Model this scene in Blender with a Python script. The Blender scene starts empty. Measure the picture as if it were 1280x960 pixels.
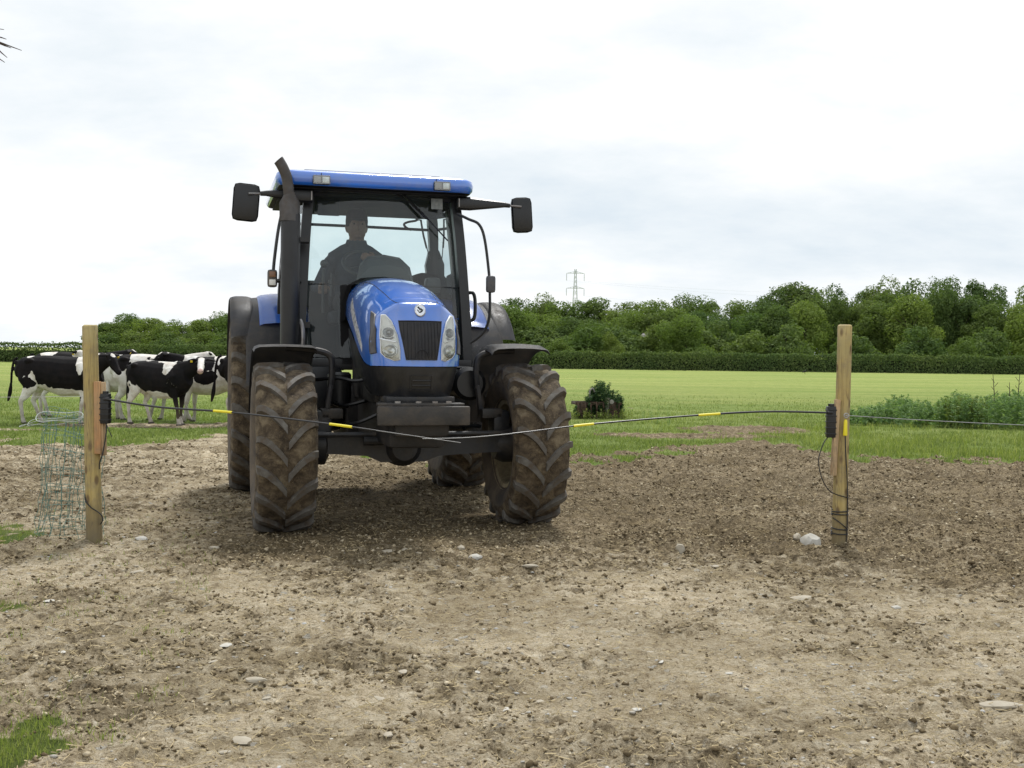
import bpy, bmesh, math, random
import numpy as np
from mathutils import Vector, Matrix
from mathutils.bvhtree import BVHTree
S = bpy.context.scene
C = S.collection
R = math.radians
random.seed(7)

# ------------------------------------------------------------------ camera
cam = bpy.data.objects.new('camera', bpy.data.cameras.new('camera'))
C.objects.link(cam); S.camera = cam
cam.data.sensor_width = 36; cam.data.lens = 1400 / 1280 * 36
cam.data.clip_start = .05; cam.data.clip_end = 9000
_p, _r = R(-1.6), R(0.7)
_f = Vector((0, math.cos(_p), math.sin(_p))); _x = Vector((1, 0, 0)); _u = _x.cross(_f)
_x2 = _x * math.cos(_r) + _u * math.sin(_r); _u2 = -_x * math.sin(_r) + _u * math.cos(_r)
M3 = Matrix((_x2, _u2, -_f)).transposed()
cam.matrix_world = Matrix.Translation((0, 0, 1.4)) @ M3.to_4x4()

# ------------------------------------------------------------------ sky, sun, exposure
SUN_EL, SUN_AZ = 57, -8           # high, behind the tractor
W = bpy.data.worlds.new('World'); S.world = W; W.use_nodes = True
nt = W.node_tree; N = nt.nodes; L = nt.links; N.clear()
out = N.new('ShaderNodeOutputWorld'); bg = N.new('ShaderNodeBackground'); bg.inputs[1].default_value = .1
sky = N.new('ShaderNodeTexSky'); sky.sky_type = 'NISHITA'; sky.sun_disc = False
sky.sun_elevation = R(SUN_EL); sky.sun_rotation = R(-SUN_AZ)
tc = N.new('ShaderNodeTexCoord'); sp = N.new('ShaderNodeSeparateXYZ'); L.new(tc.outputs['Generated'], sp.inputs[0])
def wm(op, a, b, cl=False):
    n = N.new('ShaderNodeMath'); n.operation = op; n.use_clamp = cl
    for i, v in enumerate((a, b)):
        if isinstance(v, (int, float)): n.inputs[i].default_value = v
        elif v is not None: L.new(v, n.inputs[i])
    return n.outputs[0]
den = wm('ADD', wm('MAXIMUM', sp.outputs[2], 0), .30)
cx = wm('DIVIDE', sp.outputs[0], den); cy = wm('DIVIDE', sp.outputs[1], den)
cb = N.new('ShaderNodeCombineXYZ'); L.new(cx, cb.inputs[0]); L.new(cy, cb.inputs[1])
def wnoise(scale, detail, off, rough=.55):
    mp = N.new('ShaderNodeMapping'); mp.inputs['Location'].default_value = off
    mp.inputs['Scale'].default_value = (1.0, 1.35, 1)
    L.new(cb.outputs[0], mp.inputs[0])
    n = N.new('ShaderNodeTexNoise'); n.inputs['Scale'].default_value = scale; n.inputs['Detail'].default_value = detail
    n.inputs['Roughness'].default_value = rough; L.new(mp.outputs[0], n.inputs['Vector']); return n.outputs[0]
def wramp(v, stops):
    n = N.new('ShaderNodeValToRGB'); L.new(v, n.inputs[0]); e = n.color_ramp.elements
    for i, (p, c) in enumerate(stops):
        el = e[i] if i < 2 else e.new(p)
        el.position = p; el.color = (*c, 1)
    return n.outputs[0]
n1 = wnoise(.62, 7, (3.1, .7, 0)); n2 = wnoise(1.9, 6, (1.3, 8.2, 0), .6)
nn = wm('ADD', wm('MULTIPLY', n1, .66), wm('MULTIPLY', n2, .34))
ccol = wramp(nn, [(.385, (.69, .765, .83)), (.455, (.785, .84, .88)), (.51, (.875, .905, .93)), (.565, (1.0, 1.0, 1.0)), (.65, (1.09, 1.09, 1.09))])
mulc = N.new('ShaderNodeVectorMath'); mulc.operation = 'SCALE'; mulc.inputs['Scale'].default_value = 10.0; L.new(ccol, mulc.inputs[0])
mx = N.new('ShaderNodeMix'); mx.data_type = 'RGBA'
cov = wramp(nn, [(.30, (.86,) * 3), (.42, (1,) * 3)])
L.new(cov, mx.inputs[0]); L.new(sky.outputs[0], mx.inputs[6]); L.new(mulc.outputs[0], mx.inputs[7])
L.new(mx.outputs[2], bg.inputs[0]); L.new(bg.outputs[0], out.inputs[0])
sun = bpy.data.objects.new('sun', bpy.data.lights.new('sun', 'SUN')); C.objects.link(sun)
sun.data.energy = 3.0; sun.data.angle = R(11); sun.data.color = (1, .97, .92)
_sd = Vector((-math.sin(R(SUN_AZ)) * math.cos(R(SUN_EL)), math.cos(R(SUN_AZ)) * math.cos(R(SUN_EL)), math.sin(R(SUN_EL))))
sun.rotation_euler = _sd.to_track_quat('Z', 'Y').to_euler(); sun.location = (0, 0, 40)
S.view_settings.view_transform = 'Standard'; S.view_settings.look = 'None'
S.view_settings.exposure = .15; S.view_settings.gamma = 1
S.cycles.use_denoising = True
S.cycles.max_bounces = 8; S.cycles.transparent_max_bounces = 12
S.cycles.use_adaptive_sampling = True

# ------------------------------------------------------------------ material helpers
MATS = {}
def nmat(name):
    m = bpy.data.materials.new(name); m.use_nodes = True; MATS[name] = m
    b = m.node_tree.nodes['Principled BSDF']; return m, m.node_tree.nodes, m.node_tree.links, b
def ramp(N, L, v, stops):
    n = N.new('ShaderNodeValToRGB'); L.new(v, n.inputs[0]); e = n.color_ramp.elements
    for i, (p, c) in enumerate(stops):
        el = e[i] if i < 2 else e.new(p)
        el.position = p; el.color = (*c, 1) if len(c) == 3 else c
    return n.outputs[0]
def noise(N, L, vec, scale, detail=4, rough=.55, dist=0):
    n = N.new('ShaderNodeTexNoise'); n.inputs['Scale'].default_value = scale; n.inputs['Detail'].default_value = detail
    n.inputs['Roughness'].default_value = rough; n.inputs['Distortion'].default_value = dist
    if vec is not None: L.new(vec, n.inputs['Vector'])
    return n.outputs[0]
def mixc(N, L, f, a, b, mode='MIX'):
    n = N.new('ShaderNodeMix'); n.data_type = 'RGBA'; n.blend_type = mode
    for s, v in ((0, f), (6, a), (7, b)):
        if isinstance(v, (int, float)): n.inputs[s].default_value = v
        elif isinstance(v, tuple): n.inputs[s].default_value = (*v, 1)
        else: L.new(v, n.inputs[s])
    return n.outputs[2]
def mth(N, L, op, a, b=0., clamp=False):
    n = N.new('ShaderNodeMath'); n.operation = op; n.use_clamp = clamp
    for i, v in enumerate((a, b)):
        if isinstance(v, (int, float)): n.inputs[i].default_value = v
        else: L.new(v, n.inputs[i])
    return n.outputs[0]
def bumpit(N, L, b, h, strength, dist=.01):
    n = N.new('ShaderNodeBump'); n.inputs['Strength'].default_value = strength; n.inputs['Distance'].default_value = dist
    L.new(h, n.inputs['Height']); L.new(n.outputs[0], b.inputs['Normal'])
def surf(name, c1, c2=None, rough=.5, metal=0, scale=6, dirt=None, dirt_amt=.4, dscale=3, bump=0, coat=0, spec=.5, stretch=None):
    m, N, L, b = nmat(name)
    t = N.new('ShaderNodeTexCoord'); v = t.outputs['Object']
    if stretch:
        mp = N.new('ShaderNodeMapping'); mp.inputs['Scale'].default_value = stretch; L.new(v, mp.inputs[0]); v = mp.outputs[0]
    c2 = c2 or tuple(x * .8 for x in c1)
    n = noise(N, L, v, scale, 6, .6)
    col = ramp(N, L, n, [(.35, c2), (.65, c1)])
    rr = b.inputs['Roughness']; rr.default_value = rough
    if dirt:
        d = noise(N, L, v, dscale, 8, .68, .3)
        f = ramp(N, L, d, [(.62 - dirt_amt * .4, (0,) * 3), (.80 - dirt_amt * .25, (1,) * 3)])
        f = mth(N, L, 'MULTIPLY', f, min(1, dirt_amt * 1.5), True)
        col = mixc(N, L, f, col, dirt)
        mr = N.new('ShaderNodeMapRange'); mr.inputs[3].default_value = rough; mr.inputs[4].default_value = .85
        L.new(f, mr.inputs[0]); L.new(mr.outputs[0], rr)
    L.new(col, b.inputs['Base Color'])
    b.inputs['Metallic'].default_value = metal; b.inputs['Coat Weight'].default_value = coat
    b.inputs['Coat Roughness'].default_value = .06
    b.inputs['Specular IOR Level'].default_value = spec
    if bump: bumpit(N, L, b, noise(N, L, v, scale * 6, 5, .6), bump, .004)
    return m
DUST = (.20, .165, .125)
blue = surf('blue_paint', (.012, .155, .66), (.010, .135, .60), rough=.30, scale=3, dirt=(.17, .21, .27), dirt_amt=.26, dscale=7, coat=1, spec=.9)  # pale blue-grey film: some dust, also painted-in sky sheen
blue.node_tree.nodes['Principled BSDF'].inputs['Coat IOR'].default_value = 1.75
blackp = surf('black_plastic', (.010, .011, .013), (.006, .007, .008), rough=.36, dirt=(.05, .045, .04), dirt_amt=.22, dscale=4)
bodyblk = surf('lower_panel_plastic', (.013, .014, .017), (.008, .009, .011), rough=.28, dirt=(.05, .045, .04), dirt_amt=.28, dscale=5)
fendm = surf('fender_plastic', (.070, .071, .080), (.048, .049, .055), rough=.42, dirt=(.16, .14, .115), dirt_amt=.45, dscale=5)
ffend = surf('dusty_front_mudguard', (.085, .083, .082), (.055, .054, .054), rough=.4, dirt=(.16, .135, .11), dirt_amt=.4, dscale=6)
chass = surf('greasy_chassis', (.013, .013, .015), (.007, .007, .007), rough=.55, dirt=(.055, .043, .032), dirt_amt=.42, dscale=6, bump=.3)
axlem = surf('muddy_axle', (.018, .020, .025), (.011, .011, .012), rough=.45, dirt=(.075, .06, .042), dirt_amt=.42, dscale=5, bump=.3)
weightm = surf('muddy_weight_carrier', (.030, .028, .027), (.018, .017, .016), rough=.5, dirt=(.10, .08, .06), dirt_amt=.42, dscale=8, bump=.4)
rimm = surf('cream_rim', (.42, .36, .22), (.34, .28, .17), rough=.5, dirt=(.12, .09, .06), dirt_amt=.6, dscale=6)
chrome = surf('chrome', (.8, .8, .82), (.7, .7, .72), rough=.12, metal=1)
gasket = surf('rubber_seal', (.014, .014, .015), rough=.7, spec=.15)
grillem = surf('grille_mesh', (.016, .017, .022), (.010, .010, .013), rough=.6, dirt=(.05, .042, .036), dirt_amt=.4, dscale=12)
interior = surf('cab_interior', (.035, .037, .04), (.022, .024, .027), rough=.9, spec=.1)
seatm = surf('seat_fabric', (.05, .052, .06), rough=.9, bump=.3)
steel = surf('worn_steel', (.35, .34, .33), (.2, .19, .18), rough=.4, metal=.8, dirt=(.16, .11, .08), dirt_amt=.4)
muff = surf('exhaust_black', (.014, .015, .017), (.008, .008, .009), rough=.42, dirt=(.045, .04, .036), dirt_amt=.2, dscale=6)
pipem = surf('sooty_pipe', (.10, .095, .092), (.05, .046, .044), rough=.5, metal=.5, dirt=(.09, .07, .055), dirt_amt=.5, dscale=8)
amber = surf('lamp_amber', (.30, .14, .07), (.22, .12, .07), rough=.25)
yellowp = surf('yellow_sleeve', (.85, .74, .03), (.78, .66, .03), rough=.45)
rodm = surf('black_fibreglass_rod', (.02, .02, .022), rough=.35)
rodtip = surf('pale_rod_whip', (.16, .16, .155), (.10, .10, .10), rough=.4)
rust = surf('rusty_iron', (.085, .048, .030), (.035, .025, .018), rough=.85, scale=14, bump=.5)
galv = surf('galvanised_wire', (.45, .45, .44), rough=.4, metal=.6)
netm = surf('green_netting', (.14, .26, .22), (.10, .19, .17), rough=.6)
ropem = surf('pale_rope', (.50, .55, .52), rough=.7)
cablem = surf('black_cable', (.018, .018, .02), rough=.5)
tagm = surf('yellow_tag', (.75, .55, .03), rough=.5)
stonem = surf('pale_limestone', (.42, .385, .31), (.30, .26, .195), rough=.85, scale=9, bump=.5, dirt=(.22, .17, .12), dirt_amt=.35, dscale=14)
def crumb_mat(name, stops):
    m, N, L, b = nmat(name); g = N.new('ShaderNodeNewGeometry'); t = N.new('ShaderNodeTexCoord')
    col = ramp(N, L, g.outputs['Random Per Island'], stops)
    col = mixc(N, L, 1.0, col, ramp(N, L, noise(N, L, t.outputs['Object'], 60, 4, .7), [(.3, (.7,) * 3), (.7, (1.25,) * 3)]), 'MULTIPLY')
    L.new(col, b.inputs['Base Color']); b.inputs['Roughness'].default_value = 1; b.inputs['Specular IOR Level'].default_value = .1; return m
clodm = crumb_mat('dry_clod', [(0, (.08, .06, .034)), (.45, (.19, .147, .088)), (.8, (.34, .28, .18)), (1, (.50, .43, .31))])
gravelm = crumb_mat('gravel_stone', [(0, (.22, .18, .125)), (.6, (.36, .31, .235)), (.9, (.42, .41, .38)), (1, (.5, .5, .49))])
bark = surf('bark', (.07, .055, .04), (.035, .028, .02), rough=.95, scale=5, bump=.6, stretch=(1, 1, .2))
whiter = surf('white_render', (.75, .73, .68), rough=.8)
slate = surf('roof_slate', (.16, .15, .15), rough=.7)
straww = surf('straw', (.50, .41, .24), (.36, .28, .15), rough=.8, scale=40)
pylonm = surf('pylon_steel', (.60, .63, .66), (.5, .53, .56), rough=.5)

def wood_mat(name, c1, c2, c3):
    m, N, L, b = nmat(name)
    t = N.new('ShaderNodeTexCoord'); mp = N.new('ShaderNodeMapping'); mp.inputs['Scale'].default_value = (22, 22, 1.1); L.new(t.outputs['Object'], mp.inputs[0])
    n = noise(N, L, mp.outputs[0], 2.2, 6, .6, .5)
    col = ramp(N, L, n, [(.3, c2), (.5, c1), (.72, c3)])
    big = noise(N, L, t.outputs['Object'], 2.4, 4)
    col = mixc(N, L, ramp(N, L, big, [(.45, (0,) * 3), (.7, (.45,) * 3)]), col, (.30, .31, .20))
    # knots
    mp2 = N.new('ShaderNodeMapping'); mp2.inputs['Scale'].default_value = (11, 11, 5.5); L.new(t.outputs['Object'], mp2.inputs[0])
    v = N.new('ShaderNodeTexVoronoi'); v.inputs['Scale'].default_value = 1.0; L.new(mp2.outputs[0], v.inputs['Vector'])
    k = ramp(N, L, v.outputs['Distance'], [(.13, (1,) * 3), (.24, (0,) * 3)])
    col = mixc(N, L, mth(N, L, 'MULTIPLY', k, .75), col, (.10, .05, .025))
    mp3 = N.new('ShaderNodeMapping'); mp3.inputs['Scale'].default_value = (30, 30, .9); L.new(t.outputs['Object'], mp3.inputs[0]); ck = noise(N, L, mp3.outputs[0], 1.6, 3, .5, .3)
    ck = ramp(N, L, ck, [(.485, (0,) * 3), (.497, (1,) * 3), (.509, (0,) * 3)]) if False else ramp(N, L, mth(N, L, 'ABSOLUTE', mth(N, L, 'SUBTRACT', ck, .5)), [(.0, (.8,) * 3), (.014, (0,) * 3)])
    col = mixc(N, L, ck, col, (.11, .075, .04))
    gr = ramp(N, L, noise(N, L, t.outputs['Object'], 9, 6, .7), [(.45, (0,) * 3), (.65, (.5,) * 3)]); col = mixc(N, L, gr, col, (.22, .19, .13))
    # damp dirty foot
    sz = N.new('ShaderNodeSeparateXYZ'); L.new(t.outputs['Object'], sz.inputs[0])
    d = ramp(N, L, mth(N, L, 'ADD', sz.outputs[2], mth(N, L, 'MULTIPLY', big, -.25)), [(-.03 + .03, (.75,) * 3), (.22, (0,) * 3)])
    col = mixc(N, L, d, col, (.15, .12, .075))
    L.new(col, b.inputs['Base Color']); b.inputs['Roughness'].default_value = .8
    bumpit(N, L, b, n, .5, .004); return m
postw = wood_mat('weathered_post', (.44, .33, .12), (.29, .215, .08), (.52, .41, .18))
plankw = wood_mat('sawn_plank', (.52, .35, .19), (.40, .25, .13), (.58, .42, .25))
plankw2 = wood_mat('orange_plank', (.50, .27, .12), (.38, .19, .08), (.56, .34, .17))

def glass_mat(name, tint, refl=.06, rough=0.0, haze=0.0):
    m = bpy.data.materials.new(name); m.use_nodes = True; N = m.node_tree.nodes; L = m.node_tree.links; N.clear()
    o = N.new('ShaderNodeOutputMaterial'); tr = N.new('ShaderNodeBsdfTransparent'); tr.inputs[0].default_value = (*tint, 1)
    gl = N.new('ShaderNodeBsdfGlossy'); gl.inputs['Roughness'].default_value = rough
    lw = N.new('ShaderNodeFresnel'); lw.inputs[0].default_value = 1.5
    mr = mth(N, L, 'ADD', lw.outputs[0], refl - .04, True)
    mxs = N.new('ShaderNodeMixShader'); L.new(mr, mxs.inputs[0]); L.new(tr.outputs[0], mxs.inputs[1]); L.new(gl.outputs[0], mxs.inputs[2])
    last = mxs.outputs[0]
    if haze:
        df = N.new('ShaderNodeBsdfDiffuse'); df.inputs[0].default_value = (.30, .38, .38, 1)
        t = N.new('ShaderNodeTexCoord'); h = ramp(N, L, noise(N, L, t.outputs['Object'], 2.5, 7, .65, .6), [(.3, (haze * .4,) * 3), (.75, (haze * 1.8,) * 3)])
        m2 = N.new('ShaderNodeMixShader'); L.new(h, m2.inputs[0]); L.new(last, m2.inputs[1]); L.new(df.outputs[0], m2.inputs[2]); last = m2.outputs[0]
    L.new(last, o.inputs[0]); return m
glass = glass_mat('cab_glass', (.82, .91, .90), .055, 0, .03)
glass_r = glass_mat('rear_glass', (.90, .96, .97), .03)
lens = glass_mat('lamp_lens', (.95, .97, .97), .10, .03)

def tyre_mats():
    m, N, L, b = nmat('muddy_tread')
    t = N.new('ShaderNodeTexCoord'); v = t.outputs['Object']
    a = noise(N, L, v, 9, 8, .7, .5); f = noise(N, L, v, 75, 4, .7)
    col = ramp(N, L, a, [(.34, (.035, .025, .016)), (.5, (.10, .074, .046)), (.64, (.20, .158, .10))])
    st = ramp(N, L, f, [(.60, (0,) * 3), (.68, (1,) * 3)])
    col = mixc(N, L, mth(N, L, 'MULTIPLY', st, .55), col, (.30, .23, .13))
    L.new(col, b.inputs['Base Color']); b.inputs['Roughness'].default_value = .95
    bumpit(N, L, b, mth(N, L, 'ADD', f, mth(N, L, 'MULTIPLY', a, 2)), .9, .012)
    m2, N, L, b = nmat('lug_rubber')
    t = N.new('ShaderNodeTexCoord'); v = t.outputs['Object']
    a = noise(N, L, v, 12, 7, .65, .4)
    col = ramp(N, L, a, [(.36, (.085, .062, .041)), (.50, (.095, .086, .074)), (.68, (.15, .142, .126))])
    L.new(col, b.inputs['Base Color']); b.inputs['Roughness'].default_value = .8
    bumpit(N, L, b, noise(N, L, v, 45, 5, .7), .5, .005)
    m3 = surf('sidewall_rubber', (.06, .052, .045), (.035, .031, .028), rough=.8, dirt=(.15, .115, .08), dirt_amt=.65, dscale=5, bump=.2)
    return m, m2, m3
treadm, lugm, sidem = tyre_mats()

def leaf_mat(name, c1, c2, c3, trans=.35, big=.0):
    m = bpy.data.materials.new(name); m.use_nodes = True; N = m.node_tree.nodes; L = m.node_tree.links; N.clear()
    o = N.new('ShaderNodeOutputMaterial'); g = N.new('ShaderNodeNewGeometry'); t = N.new('ShaderNodeTexCoord')
    col = ramp(N, L, g.outputs['Random Per Island'], [(0, c1), (.55, c2), (1, c3)])
    if big:
        oi = N.new('ShaderNodeObjectInfo')
        n = noise(N, L, t.outputs['Object'], big, 3)
        s = mth(N, L, 'ADD', mth(N, L, 'MULTIPLY', n, .8), mth(N, L, 'MULTIPLY', oi.outputs['Random'], .6))
        col = mixc(N, L, 1.0, col, ramp(N, L, s, [(.35, (.72, .80, .75)), (.95, (1.25, 1.15, .9))]), 'MULTIPLY')
    d = N.new('ShaderNodeBsdfDiffuse'); tr = N.new('ShaderNodeBsdfTranslucent'); L.new(col, d.inputs[0]); L.new(mixc(N, L, 1.0, col, (1.1, 1.2, .5), 'MULTIPLY'), tr.inputs[0])
    a = N.new('ShaderNodeMixShader'); a.inputs[0].default_value = trans; L.new(d.outputs[0], a.inputs[1]); L.new(tr.outputs[0], a.inputs[2])
    gl = N.new('ShaderNodeBsdfGlossy'); gl.inputs['Roughness'].default_value = .5; gl.inputs[0].default_value = (.5, .5, .5, 1)
    a2 = N.new('ShaderNodeMixShader'); a2.inputs[0].default_value = .012; L.new(a.outputs[0], a2.inputs[1]); L.new(gl.outputs[0], a2.inputs[2])
    L.new(a2.outputs[0], o.inputs[0]); return m
leaf_dark = leaf_mat('woodland_leaf', (0.081, 0.123, 0.050), (0.120, 0.177, 0.069), (0.177, 0.236, 0.094), .35, .12)
leaf_mid = leaf_mat('ash_leaf', (0.108, 0.164, 0.056), (0.149, 0.216, 0.074), (0.200, 0.269, 0.097), .38, .12)
leaf_light = leaf_mat('willow_leaf', (0.103, 0.150, 0.046), (0.138, 0.192, 0.063), (0.173, 0.227, 0.083), .35, .15)
leaf_hedge = leaf_mat('hawthorn_leaf', (0.087, 0.122, 0.051), (0.122, 0.173, 0.068), (0.211, 0.258, 0.110), .3, .25)
leaf_weed = leaf_mat('nettle_leaf', (0.110, 0.185, 0.079), (0.168, 0.264, 0.114), (0.290, 0.389, 0.180), .35)
leaf_weed2 = leaf_mat('bluish_weed_leaf', (.045, .085, .045), (.065, .12, .06), (.11, .17, .08), .3)
blade_m = leaf_mat('grass_blade', (.17, .22, .06), (.24, .29, .085), (.36, .38, .16), .4)
blade_d = leaf_mat('grass_blade_lush', (0.123, 0.167, 0.057), (0.193, 0.246, 0.083), (0.291, 0.326, 0.141), .4)

# ------------------------------------------------------------------ mesh helpers
def link(o, parent=None):
    C.objects.link(o)
    if parent: o.parent = parent
    return o
def tag(o, label=None, cat=None, group=None, kind=None):
    if label: o['label'] = label
    if cat: o['category'] = cat
    if group: o['group'] = group
    if kind: o['kind'] = kind
    return o
def empty(name, loc=(0, 0, 0), rz=0, label=None, cat=None, group=None):
    o = bpy.data.objects.new(name, None); o.empty_display_size = .1; o.location = loc; o.rotation_euler = (0, 0, rz)
    C.objects.link(o); return tag(o, label, cat, group)
def obj(name, bm, mats, parent=None, smooth=True, angle=35):
    me = bpy.data.meshes.new(name); bmesh.ops.recalc_face_normals(bm, faces=bm.faces); bm.to_mesh(me); bm.free()
    for m in (mats if isinstance(mats, (list, tuple)) else [mats]): me.materials.append(m)
    if smooth:
        me.polygons.foreach_set('use_smooth', [True] * len(me.polygons))
        try: me.set_sharp_from_angle(angle=R(angle))
        except Exception: pass
    return link(bpy.data.objects.new(name, me), parent)
def npmesh(name, verts, quads=None, tris=None, mat=None, parent=None, smooth=False, attrs=None):
    me = bpy.data.meshes.new(name); verts = np.asarray(verts, np.float32).reshape(-1, 3)
    me.vertices.add(len(verts)); me.vertices.foreach_set('co', verts.ravel())
    parts = []; starts = []; tot = []; off = 0
    for arr, k in ((quads, 4), (tris, 3)):
        if arr is not None and len(arr):
            arr = np.asarray(arr, np.int32).reshape(-1, k); parts.append(arr.ravel())
            starts.append(off + np.arange(len(arr), dtype=np.int32) * k); tot.append(np.full(len(arr), k, np.int32)); off += arr.size
    idx = np.concatenate(parts); me.loops.add(len(idx)); me.loops.foreach_set('vertex_index', idx)
    st = np.concatenate(starts); me.polygons.add(len(st)); me.polygons.foreach_set('loop_start', st); me.polygons.foreach_set('loop_total', np.concatenate(tot))
    if smooth: me.polygons.foreach_set('use_smooth', np.ones(len(st), bool))
    for k, a in (attrs or {}).items():
        at = me.attributes.new(k, 'FLOAT', 'POINT'); at.data.foreach_set('value', np.asarray(a, np.float32))
    me.update(); me.validate()
    if mat: me.materials.append(mat)
    return link(bpy.data.objects.new(name, me), parent)
def box(bm, c, s, rot=None, bev=0.0, taper=None):
    r = bmesh.ops.create_cube(bm, size=1); vs = r['verts']
    for v in vs:
        v.co = Vector((v.co.x * s[0], v.co.y * s[1], v.co.z * s[2]))
        if taper and v.co.z > 0: v.co.x *= taper; v.co.y *= taper
    if bev:
        es = list({e for v in vs for e in v.link_edges})
        rb = bmesh.ops.bevel(bm, geom=es, offset=bev, segments=2, affect='EDGES', profile=.6)
        vs = list({v for f in rb['faces'] for v in f.verts} | {v for v in vs if v.is_valid})
    Mx = Matrix.Translation(c) @ (rot.to_4x4() if rot else Matrix.Identity(4))
    bmesh.ops.transform(bm, matrix=Mx, verts=vs); return vs
def catmull(pts, n=6):
    P = [Vector(p) for p in pts]; out = []
    for i in range(len(P) - 1):
        p0 = P[max(i - 1, 0)]; p1 = P[i]; p2 = P[i + 1]; p3 = P[min(i + 2, len(P) - 1)]
        for k in range(n):
            t = k / n; out.append(.5 * ((2 * p1) + (p2 - p0) * t + (2 * p0 - 5 * p1 + 4 * p2 - p3) * t * t + (3 * p1 - p0 - 3 * p2 + p3) * t ** 3))
    out.append(P[-1]); return out
def tube(bm, pts, r, seg=8, cap=True, up=Vector((0, 0, 1)), mat=0):
    """loft of ellipses; r = number, list of numbers or list of (side, up) pairs"""
    P = [Vector(p) for p in pts]; n = len(P); rings = []
    prev = None
    for i in range(n):
        d = (P[min(i + 1, n - 1)] - P[max(i - 1, 0)]).normalized()
        a = prev if prev is not None else (up if abs(d.dot(up)) < .95 else Vector((1, 0, 0)))
        side = d.cross(a)
        if side.length < 1e-4: side = d.cross(Vector((0, 1, 0)))
        side.normalize(); u = side.cross(d).normalized(); prev = u
        rr = r[i] if isinstance(r, (list, tuple)) else r
        rs, ru = rr if isinstance(rr, (list, tuple)) else (rr, rr)
        rings.append([bm.verts.new(P[i] + side * math.cos(k * 2 * math.pi / seg) * rs + u * math.sin(k * 2 * math.pi / seg) * ru) for k in range(seg)])
    fs = []
    for a, b in zip(rings, rings[1:]):
        for k in range(seg): fs.append(bm.faces.new((a[k], a[(k + 1) % seg], b[(k + 1) % seg], b[k])))
    if cap:
        fs.append(bm.faces.new(rings[0][::-1])); fs.append(bm.faces.new(rings[-1]))
    for f in fs: f.material_index = mat
    return fs
def lathe(bm, prof, seg=32, axis='Z', c=(0, 0, 0), mats=None):
    rings = []
    for (r, h) in prof:
        ring = []
        for k in range(seg):
            a = 2 * math.pi * k / seg; x, y = r * math.cos(a), r * math.sin(a)
            p = (x, y, h) if axis == 'Z' else ((h, x, y) if axis == 'X' else (x, h, y))
            ring.append(bm.verts.new(Vector(p) + Vector(c)))
        rings.append(ring)
    for i, (a, b) in enumerate(zip(rings, rings[1:])):
        for k in range(seg):
            f = bm.faces.new((a[k], a[(k + 1) % seg], b[(k + 1) % seg], b[k]))
            if mats: f.material_index = mats[i]
    if prof[0][0] > 1e-4: bm.faces.new(rings[0][::-1])
    if prof[-1][0] > 1e-4: bm.faces.new(rings[-1])
    bmesh.ops.remove_doubles(bm, verts=[v for r in rings for v in r], dist=1e-5)
def prism(bm, poly, y0, y1, plane='XZ'):
    def P(a, b, c): return (a, c, b) if plane == 'XZ' else ((c, a, b) if plane == 'YZ' else (a, b, c))
    A = [bm.verts.new(P(a, b, y0)) for a, b in poly]; B = [bm.verts.new(P(a, b, y1)) for a, b in poly]
    bm.faces.new(A); bm.faces.new(B[::-1]); n = len(poly)
    for i in range(n): bm.faces.new((A[i], B[i], B[(i + 1) % n], A[(i + 1) % n]))
def NB(): return bmesh.new()
def mod_subsurf(o, lv=2):
    m = o.modifiers.new('s', 'SUBSURF'); m.levels = lv; m.render_levels = lv
def baked(o, keep=True):
    dg = bpy.context.evaluated_depsgraph_get(); me = bpy.data.meshes.new_from_object(o.evaluated_get(dg)); o.modifiers.clear(); old = o.data; o.data = me; bpy.data.meshes.remove(old); return o

# noise in numpy ------------------------------------------------------
def hash2(i, j, s=0):
    n = (i.astype(np.int64) * 374761393 + j.astype(np.int64) * 668265263 + s * 1274126177) & 0x7fffffff
    n = ((n ^ (n >> 13)) * 1274126177) & 0x7fffffff
    return ((n ^ (n >> 16)) & 0xffff) / 65535.
def vnoise(x, y, s=0):
    xi, yi = np.floor(x), np.floor(y); fx, fy = x - xi, y - yi; fx = fx * fx * (3 - 2 * fx); fy = fy * fy * (3 - 2 * fy)
    a, b, c, d = hash2(xi, yi, s), hash2(xi + 1, yi, s), hash2(xi, yi + 1, s), hash2(xi + 1, yi + 1, s)
    return (a * (1 - fx) + b * fx) * (1 - fy) + (c * (1 - fx) + d * fx) * fy
def fbm(x, y, o=4, s=0):
    r = 0; a = .5; t = 0
    for k in range(o):
        r = r + a * vnoise(x * 2 ** k + 17.3 * k, y * 2 ** k + 9.1 * k, s + k); t += a; a *= .5
    return r / t
def sstep(a, b, x):
    t = np.clip((x - a) / (b - a), 0, 1); return t * t * (3 - 2 * t)
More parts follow.
